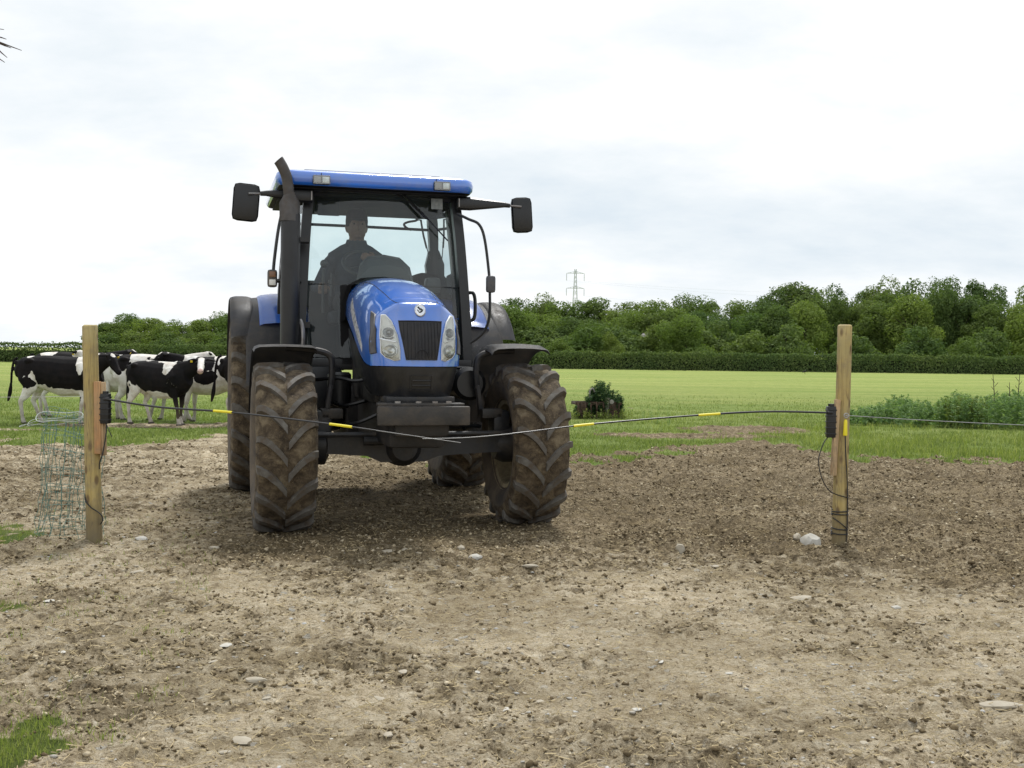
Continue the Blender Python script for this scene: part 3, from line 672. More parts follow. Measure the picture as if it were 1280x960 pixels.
lone(690, 432, 113, 3.0, 'light', 'pale bush just right of the tractor front mudguard', 0)
LG = 'trees behind the hedge on the left'
for j, (px, py, Y, w, kd) in enumerate([(128, 403, 235, 9, 'wood'), (150, 404, 230, 9, 'wood'), (168, 394, 240, 10, 'mid'), (188, 400, 215, 10, 'mid'), (207, 404, 205, 10, 'light'), (228, 405, 225, 9, 'light'), (248, 402, 235, 9, 'mid'), (268, 394, 240, 11, 'wood'), (290, 390, 225, 11, 'mid'), (312, 388, 230, 11, 'wood'), (250, 415, 200, 8, 'understorey'), (170, 414, 205, 8, 'understorey'), (215, 416, 195, 7, 'understorey'), (132, 417, 205, 7, 'understorey'), (285, 410, 190, 8, 'understorey')]):
    lone(px, py, Y, w, kd, ['round dark tree leftmost of the left group', 'dark tree second from the left behind the hedge', 'tallest domed tree of the left group', 'mid green tree right of the domed tree', 'pale feathery willow in the left group', 'second pale willow of the left group', 'mid green tree over the cow that faces the camera', 'dark tree near the tractor in the left group', 'tree just left of the rear mudguard', 'tree hidden mostly behind the tractor', 'low dark tree above the hedge left of the tractor', 'low dark tree below the domed tree', 'low dark tree below the willows', 'low dark tree just right of the left gate post', 'low dark tree beside the tractor rear wheel'][j], j)

def hedge(name, x0, x1, y0, y1, h, th, n, size, seed, label, mat=leaf_hedge):
    r = np.random.default_rng(seed); t = r.uniform(0, 1, n); x = x0 + (x1 - x0) * t; y = y0 + (y1 - y0) * t
    hh = (h + .0019 * (60 - x)) * (.84 + .30 * fbm(x * .35, x * 0 + seed, 3, seed)) + .16 * vnoise(x * 1.7, x * 0, seed + 1)
    face = r.uniform(0, 1, n) < .62
    z = np.where(face, r.uniform(0, 1, n) ** .9 * hh, hh + r.normal(0, .05, n)); dy = np.where(face, -th / 2 + r.normal(0, .10, n), r.uniform(-th / 2, th / 2, n))
    dy = dy + .22 * (vnoise(x * .9, z * 1.2, seed + 3) - .5)
    sh = r.uniform(0, 1, n) < .03; z = np.where(sh, hh + r.uniform(.0, .42, n) * vnoise(x * 3.1, x * 0, seed + 6), z)
    P = np.stack([x, y + dy, z], 1); nrm = np.stack([0 * x, np.where(face, -1., 0), np.where(face, .35, 1.)], 1) + r.normal(0, .6, (n, 3)); nrm /= np.linalg.norm(nrm, axis=1)[:, None]
    a = np.cross(nrm, r.normal(size=(n, 3))); a /= np.linalg.norm(a, axis=1)[:, None]; b = np.cross(nrm, a); s = size * r.uniform(.6, 1.3, n)[:, None]
    V = np.stack([P - a * s, P - b * s * .6, P + a * s, P + b * s * .6], 1).reshape(-1, 3)
    e = empty(name, ((x0 + x1) / 2, (y0 + y1) / 2, 0), 0, label, 'hedge')
    V = V - np.array([(x0 + x1) / 2, (y0 + y1) / 2, 0])
    f = npmesh('foliage', V, np.arange(n * 4).reshape(-1, 4), mat=mat, parent=e)
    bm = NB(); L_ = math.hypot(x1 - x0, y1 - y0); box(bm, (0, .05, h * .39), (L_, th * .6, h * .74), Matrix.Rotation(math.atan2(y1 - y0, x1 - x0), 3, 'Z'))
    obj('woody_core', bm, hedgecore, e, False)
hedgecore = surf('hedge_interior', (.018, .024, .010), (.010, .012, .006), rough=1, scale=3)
hedge('hedge', -130, 135, 104, 97.5, 1.42, 1.2, 155000, .085, 2, 'long clipped dark green hedge along the far side of the field')

# ------------------------------------------------------------------ pylon and cables
def pylon():
    x, _ = at(718, 600); e = empty('electricity_pylon', (x, 600, 0), R(8), 'tall grey lattice pylon rising above the wood', 'pylon')
    Hh = 46.5; bm = NB()
    def w(z): return 2.4 * (1 - z / Hh) ** 1.3 + .45
    zs = [0, 7, 13, 18.5, 23.5, 28, 32, 35.5, 38.5, 41, 43.2, Hh]
    for i in range(4):
        sx, sy = (1, 1, -1, -1)[i], (1, -1, -1, 1)[i]; sx2, sy2 = (1, -1, -1, 1)[i], (-1, -1, 1, 1)[i]
        for a, b in zip(zs, zs[1:]):
            tube(bm, [(sx * w(a), sy * w(a), a), (sx * w(b), sy * w(b), b)], .10, 4)
            tube(bm, [(sx * w(a), sy * w(a), a), (sx2 * w(b), sy2 * w(b), b)], .07, 4)
            tube(bm, [(sx2 * w(a), sy2 * w(a), a), (sx * w(b), sy * w(b), b)], .07, 4)
    obj('lattice_tower', bm, pylonm, e, False)
    for z, hw in ((44.2, 4.8), (36.2, 4.8)):
        bm = NB()
        for s in (-1, 1):
            for yy in (-.5, .5):
                tube(bm, [(0, yy, z + 1.1), (s * hw, 0, z)], .11, 4); tube(bm, [(0, yy, z), (s * hw, 0, z)], .11, 4)
            for q in (.3, .6): tube(bm, [(s * hw * q, 0, z), (s * hw * (q - .15), 0, z + 1.1 * (1.15 - q))], .08, 4)
        obj('cross_arm', bm, pylonm, e, False)
        for s in (-1, 1):
            bm = NB(); tube(bm, [(s * hw, 0, z), (s * hw, 0, z - 4.0)], .14, 6)
            for q in range(9): tube(bm, [(s * hw, 0, z - .6 - q * .36), (s * hw, 0, z - .7 - q * .36)], .26, 6)
            obj('insulator_string', bm, pylonm, e, False)
    for k, (s, z) in enumerate(((1, 40.2), (1, 32.2), (-1, 40.2))):
        bm = NB(); p0 = Vector((x + s * 4.75, 600 + .7 * s, z)); p1 = Vector((x + 340 + s * 3, 540, z - 2 - 3 * k)); pts = [p0.lerp(p1, t / 14) - Vector((0, 0, 26 * (t / 14) * (1 - t / 14))) for t in range(15)]
        tube(bm, pts, .028, 4); tag(obj('power_cable', bm, pylonm), ['upper right overhead cable running right from the pylon', 'lower overhead cable running right from the pylon', 'upper left overhead cable running right from the pylon'][k], 'cable')
pylon()
def farmhouse():
    x, _ = at(809, 146); e = empty('farmhouse', (x, 146, 0), R(10), 'small white house glimpsed through a gap in the wood', 'house')
    bm = NB(); box(bm, (0, 0, 1.6), (2.6, 3.6, 3.2)); prism(bm, [(-1.3, 3.2), (1.3, 3.2), (0, 4.0)], -1.8, 1.8); obj('wall', bm, whiter, e, False)
    for s in (-1, 1):
        bm = NB(); box(bm, (s * .75, 0, 3.66), (1.9, 4.0, .10), Matrix.Rotation(s * R(31), 3, 'Y')); obj('roof', bm, slate, e, False)
    for s in (-.65, .65):
        bm = NB(); box(bm, (s, -1.83, 2.3), (.6, .08, .8)); w_ = obj('window', bm, whiter, e, False)
        bm = NB(); box(bm, (s, -1.88, 2.3), (.48, .04, .68)); obj('pane', bm, gasket, w_, False)
farmhouse()
def crow():
    d = gpt(1006, 467.5); e = empty('crow', (d[0], d[1], 0), R(20), 'tiny dark crow standing on the far side of the field', 'bird')
    bm = NB(); tube(bm, [(-.24, 0, .12), (-.12, 0, .17), (0, 0, .20), (.10, 0, .25), (.14, 0, .30)], [.015, .05, .075, .05, .035], 8)
    bmesh.ops.create_uvsphere(bm, u_segments=8, v_segments=6, radius=.042, matrix=Matrix.Translation((.16, 0, .33))); obj('body', bm, gasket, e)
    bm = NB(); tube(bm, [(.19, 0, .33), (.26, 0, .315)], [.016, .004], 6); obj('beak', bm, gasket, e)
    for s in (-1, 1): bm = NB(); tube(bm, [(0, s * .03, .15), (.01, s * .03, -.01)], .008, 5); obj('leg', bm, gasket, e)
crow()

# ------------------------------------------------------------------ tractor
TR = empty('tractor', (-.80, 9.0, 0), R(15.5), 'blue farm tractor with muddy tyres driving through the open electric gate', 'tractor')
def cage_obj(name, verts, faces, mat, parent, loc=(0, 0, 0), lv=3, thick=0):
    me = bpy.data.meshes.new(name); me.from_pydata(verts, [], faces); me.materials.append(mat)
    o = bpy.data.objects.new(name, me); C.objects.link(o)
    mod_subsurf(o, lv)
    if thick: m = o.modifiers.new('t', 'SOLIDIFY'); m.thickness = thick; m.offset = -1
    baked(o)
    bm = NB(); bm.from_mesh(o.data); bmesh.ops.recalc_face_normals(bm, faces=bm.faces)
    bm.to_mesh(o.data); bm.free(); o.data.polygons.foreach_set('use_smooth', [True] * len(o.data.polygons))
    o.parent = parent; o.location = loc; return o
def hood_cage():
    st = [  # y, w, z bottom, z upper corner, z top inner
        (.95, .315, 1.70, 1.93, 2.04), (.45, .335, 1.60, 1.905, 2.025), (-.05, .345, 1.44, 1.845, 1.965), (-.42, .345, 1.31, 1.755, 1.875)]
    V = []; F = []
    for (y, w, zb, zu, zt) in st:
        V += [(-w, y, zb), (-w, y, (zb + zu) / 2), (-w * .90, y, zu), (-w * .48, y, zt), (w * .48, y, zt), (w * .90, y, zu), (w, y, (zb + zu) / 2), (w, y, zb)]
    V += [(-.330, -.70, 1.293), (-.334, -.71, 1.47), (-.285, -.72, 1.665), (-.158, -.85, 1.745), (.158, -.85, 1.745), (.285, -.72, 1.665), (.334, -.71, 1.47), (.330, -.70, 1.293)]
    b = len(V); V += [(-.175, -.975, 1.293), (.175, -.975, 1.293), (-.175, -.965, 1.50), (.175, -.965, 1.50)]
    for s in range(4):
        for k in range(7): a = s * 8 + k; F.append((a, a + 1, a + 9, a + 8))
    r = 32
    F += [(r, b, b + 2, r + 1), (b, b + 1, b + 3, b + 2), (b + 1, r + 7, r + 6, b + 3), (r + 1, b + 2, r + 3, r + 2), (b + 2, b + 3, r + 4, r + 3), (b + 3, r + 6, r + 5, r + 4)]
    return V, F
HV, HF = hood_cage()
HC = -.11
hood = cage_obj('hood', HV, HF, blue, TR, (HC, 0, 0), 3)
def bvh_of(o):
    bm = NB(); bm.from_mesh(o.data); t = BVHTree.FromBMesh(bm); bm.free(); return t
HB = bvh_of(hood)
def hit(bv, p, d):
    l, n, i, dist = bv.ray_cast(Vector(p), Vector(d))
    if l is None: return None, None
    if n.dot(Vector(d)) > 0: n = -n
    return l, n
def patch(name, outline, bv, mat, parent, axis='Y', rings=((1, .0), (.97, .006), (.8, .009), (.5, .011), (0, .012)), sub=3, inset=0):
    """panel conforming to a body surface; outline = (x,z) for axis Y (cast towards +y) or (y,z) for axis X (cast towards +x from the left)"""
    P = []
    n = len(outline)
    for i in range(n):
        a, b = outline[i], outline[(i + 1) % n]
        for k in range(sub): t = k / sub; P.append((a[0] + (b[0] - a[0]) * t, a[1] + (b[1] - a[1]) * t))
    cx, cz = sum(p[0] for p in P) / len(P), sum(p[1] for p in P) / len(P)
    bm = NB(); R_ = []
    for (s, off) in rings:
        row = []
        for (px, pz) in (P if s > 0 else [(cx, cz)]):
            x, z = cx + (px - cx) * s, cz + (pz - cz) * s
            o, d = ((x, -3, z), (0, 1, 0)) if axis == 'Y' else (((-3, x, z), (1, 0, 0)) if axis == 'X' else ((.51 * x - 2.58, -.86 * x - 1.53, z), (.86, .51, 0)))
            l, nn = hit(bv, o, d)
            if l is None: l = Vector((x, -.9, z)) if axis == 'Y' else Vector((-.36, x, z)); nn = -Vector(d)
            row.append(bm.verts.new(l + nn * (off + inset)))
        R_.append(row)
    for a, b in zip(R_, R_[1:]):
        m = len(a)
        for k in range(m):
            if len(b) == 1: bm.faces.new((a[k], a[(k + 1) % m], b[0]))
            else: bm.faces.new((a[k], a[(k + 1) % m], b[(k + 1) % m], b[k]))
    return obj(name, bm, mat, parent, True, 40)
def line_on(name, pts, bv, mat, parent, r=.0025, axis='Y', d=None, off=0):
    bm = NB(); P = []
    for i in range(len(pts) - 1):
        for k in range(8):
            t = k / 8; p = Vector(pts[i]).lerp(Vector(pts[i + 1]), t); P.append(p)
    P.append(Vector(pts[-1])); Q = []
    for p in P:
        dd = Vector(d or (0, 1, 0)); l, n = hit(bv, p - dd * 2, dd)
        if l is not None: Q.append(l + n * off)
    tube(bm, Q, r, 5); return obj(name, bm, mat, parent)
# grille opening with rim and slats
gr_out = [(-.158, 1.622), (.158, 1.622), (.150, 1.55), (.112, 1.337), (-.112, 1.337), (-.150, 1.55)]
grille = patch('grille', gr_out, HB, grillem, hood, rings=((1, .002), (.985, .012), (.95, .012), (.93, .006), (.8, .006), (.6, .007), (.4, .007), (.2, .007), (0, .007)), sub=6)
for i in range(11):
    x = -.125 + .025 * i
    zb = 1.350; zt = 1.605
    if abs(x) > .10: zb = 1.345 + (abs(x) - .10) * 5.6
    bm = NB(); P = []
    for k in range(7):
        z = zb + (zt - zb) * k / 6; l, n = hit(HB, (x, -3, z), (0, 1, 0)); P.append(l + n * .010)
    tube(bm, P, (.0045), 4); obj('slat', bm, grillem, grille, False)
bm = NB(); P = []
for k in range(13):
    a = math.pi * k / 12; l, n = hit(HB, (.045 * math.cos(a), -3, 1.365 + .045 * math.sin(a)), (0, 1, 0)); P.append(l + n * .014)
tube(bm, P, .003, 4); obj('embossed_ring', bm, grillem, grille)
# headlights
reflector = surf('lamp_reflector', (.78, .80, .78), (.40, .42, .42), rough=.30, metal=.75, scale=18)
lampface = surf('lamp_surround', (.88, .89, .86), (.80, .80, .76), rough=.5, scale=10)
bulbm = surf('lamp_bulb_glass', (.30, .31, .30), (.18, .18, .17), rough=.12, metal=.5, scale=12)
def headlight(s):
    o = [(-.290, 1.668), (-.262, 1.668), (-.222, 1.618), (-.186, 1.52), (-.168, 1.42), (-.168, 1.338), (-.205, 1.328), (-.268, 1.352), (-.298, 1.385), (-.304, 1.52)]
    o = [((x * .93 + .008) * s * -1, z) for x, z in o]
    h = patch('headlight', o, HB, lampface, hood, rings=((1, .001), (.97, .012), (.92, .012), (.88, .006), (.5, .006), (0, .006)), sub=3)
    def disc(name, x, z, r, m, rings):
        pts = [(s * -1 * (x * .93 + .008) + r * math.cos(a), z + r * math.sin(a) * 1.05) for a in [6.283 * k / 14 for k in range(14)]]
        return patch(name, pts, HB, m, h, rings=rings, sub=1)
    disc('main_lamp', -.232, 1.385 + .018, .046, reflector, ((1, .009), (.95, .016), (.85, .016), (.7, .008), (.35, .006), (0, .020)))
    disc('upper_lamp', -.245, 1.535, .034, bulbm, ((1, .009), (.9, .016), (.7, .016), (.4, .012), (0, .022)))
    bm = NB(); P = []
    for k in range(9):
        a = math.pi + .3 + (math.pi - .6) * k / 8; l, n = hit(HB, (s * .220 + .034 * math.cos(a), -3, 1.508 + .022 * math.sin(a)), (0, 1, 0)); P.append(l + n * .014)
    tube(bm, P, .006, 5); obj('chrome_trim', bm, chrome, h)
    bm = NB(); P = []
    for k in range(7):
        l, n = hit(HB, (s * (.168 + .098 * k / 6), -3, 1.466 + .004 * k), (0, 1, 0)); P.append(l + n * .012)
    tube(bm, P, .006, 5); obj('lamp_divider', bm, chrome if s < 0 else lampface, h)
    patch('clear_cover', [(x * .985 + s * -.0 , z) for x, z in o], HB, lens, h, rings=((.96, .013), (.8, .024), (.5, .028), (0, .029)), sub=3)
    return h
headlight(-1); headlight(1)
# side vent and decal strip (seen on the left of the picture)
ventm = surf('side_vent_mesh', (.075, .072, .078), (.05, .048, .052), rough=.55, scale=30)
def mirror_part(src):
    o = src.copy(); o.data = src.data.copy(); C.objects.link(o); o.data.transform(Matrix.Scale(-1, 4, (1, 0, 0))); o.data.flip_normals(); return o
for s in (-1, 1):
    o = [(-.655, 1.665), (-.56, 1.645), (-.47, 1.62), (-.47, 1.36), (-.56, 1.355), (-.66, 1.372)]
    if s < 0: v_ = patch('side_vent', [(.27, 1.70), (.40, 1.672), (.485, 1.56), (.508, 1.385), (.44, 1.375), (.40, 1.54)], HB, ventm, hood, axis='D', rings=((1, .001), (.97, .010), (.90, .010), (.86, .006), (.6, .006), (.3, .006), (0, .006)), sub=5)
    else: mirror_part(v_)
m_, N_, L_, b_ = nmat('faded_side_decal')
t_ = N_.new('ShaderNodeTexCoord'); vv = N_.new('ShaderNodeTexVoronoi'); vv.inputs['Scale'].default_value = 26; L_.new(t_.outputs['Object'], vv.inputs['Vector'])
L_.new(ramp(N_, L_, vv.outputs['Distance'], [(.25, (.05, .05, .06)), (.42, (.42, .42, .44))]), b_.inputs['Base Color']); b_.inputs['Roughness'].default_value = .5
dc_ = patch('side_decal', [(.52, 1.845), (.40, 1.800), (.12, 1.68), (-.18, 1.545), (-.34, 1.44), (-.34, 1.39), (-.10, 1.49), (.30, 1.655), (.52, 1.765)], HB, m_, hood, axis='X', rings=((1, .0015), (.99, .003), (.5, .003), (0, .003))); mirror_part(dc_)
# hood seams
for s in (-1, 1):
    line_on('hood_seam', [(s * .148, -.83, 3), (s * .175, -.60, 3), (s * .20, -.2, 3), (s * .205, .5, 3), (s * .19, .93, 3)], HB, gasket, hood, .0035, d=(0, 0, -1), off=-.001)
line_on('hood_crease', [(-.22, -.62, 3), (0, -.66, 3), (.22, -.62, 3)], HB, blue, hood, .004, d=(0, 0, -1))
# round emblem with leaf shape
l0, n0 = hit(HB, (0.0, -3, 1.697), (0, 1, 0))
q = n0.to_track_quat('Z', 'Y'); Mb = Matrix.Translation(l0 + n0 * .004) @ q.to_matrix().to_4x4() @ Matrix.Scale(1.22, 4, (0, 1, 0)) @ Matrix.Scale(.86, 4)
bm = NB(); lathe(bm, [(.046, 0), (.048, .005), (.044, .010), (.041, .007), (0, .009)], 28); bmesh.ops.transform(bm, matrix=Mb, verts=bm.verts)
badge = obj('emblem', bm, chrome, hood)
bm = NB()
for pts in ([(-.024, .022), (-.012, .026), (.004, .004), (.000, -.006), (-.010, .006)], [(.002, .016), (.022, .002), (.028, .008), (.020, -.010), (.004, -.020), (-.016, -.020), (-.004, -.012), (.008, -.006)], [(-.028, .004), (-.020, -.010), (-.008, -.016), (-.016, -.004)]):
    A = [bm.verts.new((x, y, .0095)) for x, y in pts]; B = [bm.verts.new((x, y, .0125)) for x, y in pts]; bm.faces.new(B)
    for i in range(len(pts)): bm.faces.new((A[i], A[(i + 1) % len(pts)], B[(i + 1) % len(pts)], B[i]))
bmesh.ops.transform(bm, matrix=Mb, verts=bm.verts); obj('leaf_mark', bm, blackp, badge, False)

# black nose panel below the blue, with its skirts
def nose():
    rows = [0, .35, .75, 1.0]; cols = [(-.36, .55, 1.635), (-.362, .1, 1.47), (-.358, -.35, 1.31), (-.347, -.66, 1.288), (-.30, -.83, 1.288), (-.175, -.955, 1.288), (.0, -.972, 1.288), (.175, -.955, 1.288), (.30, -.83, 1.288), (.347, -.66, 1.288), (.358, -.35, 1.31), (.362, .1, 1.47), (.36, .55, 1.635)]
    V = []; F = []; nc = len(cols)
    for r in rows:
        for (x, y, z) in cols:
            k = .953 * (1 - .10 * r - .05 * r * r); zb = 1.07 if y < -.3 else 1.10 + (y + .3) * .2
            V.append((x * k * (1.005 if r == 0 else 1), y * (1 if y > -.5 else (1 - .045 * r * r)), z + (zb - z) * r))
    for r in range(3):
        for c in range(nc - 1): a = r * nc + c; F.append((a, a + 1, a + nc + 1, a + nc))
    return V, F
V_, F_ = nose(); nosep = cage_obj('lower_nose_panel', V_, F_, bodyblk, TR, (HC, 0, 0), 2)
NBV = bvh_of(nosep)
patch('vent_frame', [(-.085, 1.232), (.085, 1.232), (.085, 1.118), (-.085, 1.118)], NBV, bodyblk, nosep, rings=((1, 0), (.96, .006), (.84, .006), (.80, -.006), (0, -.006)))
bm = NB()
for k in range(2):
    z = 1.155 + k * .035; tube(bm, [(x, hit(NBV, (x, -3, z), (0, 1, 0))[0].y - .004, z) for x in (-.066, -.03, 0, .03, .066)], .006, 6)
obj('vent_bar', bm, chass, nosep)
bm = NB(); box(bm, (HC, -.78, 1.052), (.50, .32, .045), bev=.01); obj('nose_ledge', bm, axlem, TR)
# weight carrier
wc = empty('weight_carrier', (HC - .005, 0, 0)); wc.parent = TR
bm = NB(); box(bm, (0, -1.085, .945), (.665, .05, .135), bev=.012); obj('face_plate', bm, weightm, wc)
bm = NB(); box(bm, (-.01, -1.0, 1.022), (.62, .13, .022), bev=.006); obj('top_plate', bm, weightm, wc)
for x in (-.18, -.03, .09, .19):
    bm = NB(); tube(bm, [(x, -1.03, 1.03), (x, -1.03, 1.046)], .022, 6); obj('bolt', bm, steel, wc)
for x in (-.24, .24):
    bm = NB(); box(bm, (x, -.86, .95), (.05, .42, .16), bev=.01); obj('support_arm', bm, chass, wc)
bm = NB(); box(bm, (0, -.86, .90), (.40, .34, .22), bev=.03); obj('front_casting', bm, chass, wc)
# chassis, engine, axle
bm = NB()
box(bm, (HC, .15, .88), (.42, 1.9, .38), bev=.04); box(bm, (HC, .35, 1.25), (.50, 1.3, .52), bev=.05); box(bm, (HC, 1.9, .85), (.60, 2.0, .50), bev=.05)
obj('engine_block', bm, chass, TR)
bm = NB(); lathe(bm, [(0, -.12), (.11, -.12), (.14, -.09), (.14, .50), (.11, .54), (0, .54)], 24, 'Y', (.50, .22, 1.14)); obj('air_filter', bm, blackp, TR)
bm = NB(); lathe(bm, [(0, 0), (.08, 0), (.10, .02), (.10, .28), (.08, .3), (0, .3)], 20, 'Z', (-.52, .55, .92)); obj('oil_filter', bm, blackp, TR)
for pts in ([(-.30, -.1, 1.20), (-.45, 0, 1.16), (-.58, .1, 1.18), (-.75, .3, 1.16)], [(-.30, .3, 1.0), (-.5, .3, .95), (-.62, .2, .98)], [(-.28, -.2, .92), (-.45, -.15, .84), (-.62, 0, .80)], [(.10, -.2, .92), (.3, -.2, .83), (.55, -.05, .80)], [(.1, 0, 1.1), (.3, .1, 1.25), (.42, .2, 1.27), (.6, .3, 1.25)], [(.08, -.3, 1.02), (.28, -.25, .96), (.42, -.05, .78)]):
    bm = NB(); tube(bm, catmull(pts, 5), .016, 6); obj('hydraulic_hose', bm, blackp, TR)
bm = NB()
ax = [(-.80, .725), (-.45, .735), (-.30, .725), (.10, .725), (.30, .735), (.78, .735), (.78, .60), (.45, .585), (.20, .57), (.08, .525), (-.27, .525), (-.38, .575), (-.60, .59), (-.80, .60)]
prism(bm, ax, -.13, .13); obj('front_axle', bm, axlem, TR, True, 20)
bm = NB(); tube(bm, [(-.78, -.19, .748), (.76, -.19, .752)], .021, 10); obj('tie_rod', bm, axlem, TR)
bm = NB(); tube(bm, [(-.42, -.22, .70), (-.12, -.22, .70)], .035, 10); tube(bm, [(-.12, -.22, .70), (.35, -.20, .72)], .014, 8); obj('steering_ram', bm, chass, TR)
bm = NB(); lathe(bm, [(0, -.20), (.10, -.19), (.15, -.12), (.16, 0), (.15, .15), (0, .2)], 20, 'Y', (HC + .02, 0, .64)); obj('differential_housing', bm, axlem, TR)
for s in (-1, 1):
    bm = NB(); lathe(bm, [(0, -.13), (.13, -.12), (.16, -.05), (.16, .10), (.10, .13), (0, .13)], 20, 'X', (s * .80, 0, .66)); box(bm, (s * .72, 0, .76), (.14, .22, .34), bev=.03)
    obj('steering_knuckle', bm, axlem, TR)
    bm = NB(); box(bm, (s * .62 + (-.03 if s < 0 else .02), -.02, .905), (.17, .18, .075), bev=.01); obj('mudguard_mount', bm, weightm, TR)

# wheels
def tyre_mesh(Rr, Wd, rr, nl, lh, seed):
    bm = NB(); seg = 120; r_ = np.random.default_rng(seed); h = Wd / 2
    body = Rr - lh
    half = [(0, body), (.25 * h, body - .002), (.5 * h, body - .006), (.75 * h, body - .016), (.90 * h, body - .036), (.985 * h, body - .085), (1.0 * h, (body + rr) / 2 + .02), (.93 * h, rr + .075), (.80 * h, rr + .02), (.74 * h, rr)]
    prof = [(-x, r) for x, r in half[::-1]] + half[1:]
    rings = []
    for k in range(seg):
        a = 2 * math.pi * k / seg; row = []
        for (x, r) in prof:
            d = 0
            if r > body - .05: d = (vnoise(np.array([a * 9.]), np.array([x * 22.]), seed)[0] - .3) * .022 + (vnoise(np.array([a * 40.]), np.array([x * 60.]), seed)[0] - .5) * .012
            row.append(bm.verts.new((x, -(r + d) * math.cos(a), (r + d) * math.sin(a))))
        rings.append(row)
    for k in range(seg):
        A, B = rings[k], rings[(k + 1) % seg]
        for i in range(len(prof) - 1):
            f = bm.faces.new((A[i], A[i + 1], B[i + 1], B[i])); f.material_index = 0 if 3 <= i < len(prof) - 4 else 2
    pitch = 2 * math.pi / nl
    for s in (-1, 1):
        for k in range(nl):
            p0 = k * pitch + (0 if s < 0 else pitch / 2); st = []
            for j in range(8):
                t = j / 7; tt = min(t / .80, 1.0)
                x = s * h * (.02 + .92 * tt) if t <= .8 else s * h * .94
                ph = p0 + pitch * .74 * (1 - (1 - tt) ** 1.7)
                r1 = Rr - .012 * tt * tt - r_.uniform(0, .005) if t <= .8 else Rr - .012 - (t - .8) / .2 * .085
                r0 = r1 - lh - .03
                wv = (.017 + .008 * tt) * r_.uniform(.9, 1.12) * (Rr / .67) / Rr * (.95 + .1 * r_.random())
                # lug heading
                dphi = pitch * .74 * 1.7 * max(1 - tt, 0.02) ** .6; dx = h / 1.0
                hd = math.atan2(dphi * Rr, dx); w_ph = wv / max(math.cos(hd), .6); 
                def pt(r, ph_, xx): return (xx, -r * math.cos(ph_), r * math.sin(ph_))
                if t > .8: xx1 = s * h * (.965 + .1 * (t - .8)); 
                else: xx1 = x
                st.append([bm.verts.new(pt(r0, ph - w_ph * 1.35, x * (.97 if t > .8 else 1))), bm.verts.new(pt(r1, ph - w_ph, xx1)), bm.verts.new(pt(r1, ph + w_ph, xx1)), bm.verts.new(pt(r0, ph + w_ph * 1.35, x * (.97 if t > .8 else 1)))])
            for a, b in zip(st, st[1:]):
                for q in range(3): f = bm.faces.new((a[q], a[q + 1], b[q + 1], b[q])); f.material_index = 1
            for e in (st[0], st[-1][::-1]): f = bm.faces.new(e); f.material_index = 1
    return bm
def wheel(name, loc, Rr, Wd, rr, nl, lh, seed, side, rot):
    w = empty(name, loc); w.parent = TR; w.rotation_euler = (rot, 0, 0)
    t = obj('tyre', tyre_mesh(Rr, Wd, rr, nl, lh, seed), [treadm, lugm, sidem], w, True, 38)
    h = Wd / 2; bm = NB()
    lathe(bm, [(rr + .015, -h * .80), (rr + .012, -h * .74), (rr - .03, -h * .70), (rr - .045, -h * .3), (rr - .055, 0), (rr - .045, h * .3), (rr - .03, h * .70), (rr + .012, h * .74), (rr + .015, h * .80)], 48, 'X')
    for f in [f for f in bm.faces if len(f.verts) > 6]: bm.faces.remove(f)
    rim = obj('rim', bm, rimm, w)
    bm = NB(); o = side * h * .05
    lathe(bm, [(rr - .045, o), (rr * .80, o + side * .02), (rr * .62, o - side * .04), (rr * .5, o - side * .05), (rr * .32, o - side * .02), (0, o - side * .02)], 36, 'X'); obj('wheel_disc', bm, rimm, w)
    bm = NB(); lathe(bm, [(rr * .42, o), (rr * .42, side * (h * .75)), (rr * .30, side * (h * .80)), (rr * .14, side * (h * .84)), (0, side * (h * .84))] if side > 0 else [(0, side * (h * .84)), (rr * .14, side * (h * .84)), (rr * .30, side * (h * .80)), (rr * .42, side * (h * .75)), (rr * .42, o)], 24, 'X'); obj('hub', bm, rimm, w)
    for k in range(8):
        a = k * math.pi / 4; bm = NB(); y, z = rr * .52 * math.cos(a), rr * .52 * math.sin(a); tube(bm, [(o, y, z), (o + side * .035, y, z)], .016, 6); obj('wheel_nut', bm, steel, w)
    return w
FR = .665
wheel('front_wheel', (-1.025, 0, FR - .02), FR, .455, .36, 17, .040, 1, -1, .10)
wheel('front_wheel', (.935, 0, FR - .015), FR, .455, .36, 17, .040, 2, 1, .02)
RRr = .86
wheel('rear_wheel', (-1.12, 2.62, RRr - .02), RRr, .50, .49, 20, .045, 3, -1, .2)
wheel('rear_wheel', (.97, 2.62, RRr - .02), RRr, .50, .49, 20, .045, 4, 1, .05)
bm = NB(); tube(bm, [(-.85, 2.62, .84), (.85, 2.62, .84)], .13, 16); box(bm, (-.05, 2.62, .86), (.6, .5, .5), bev=.05); obj('rear_axle', bm, chass, TR)

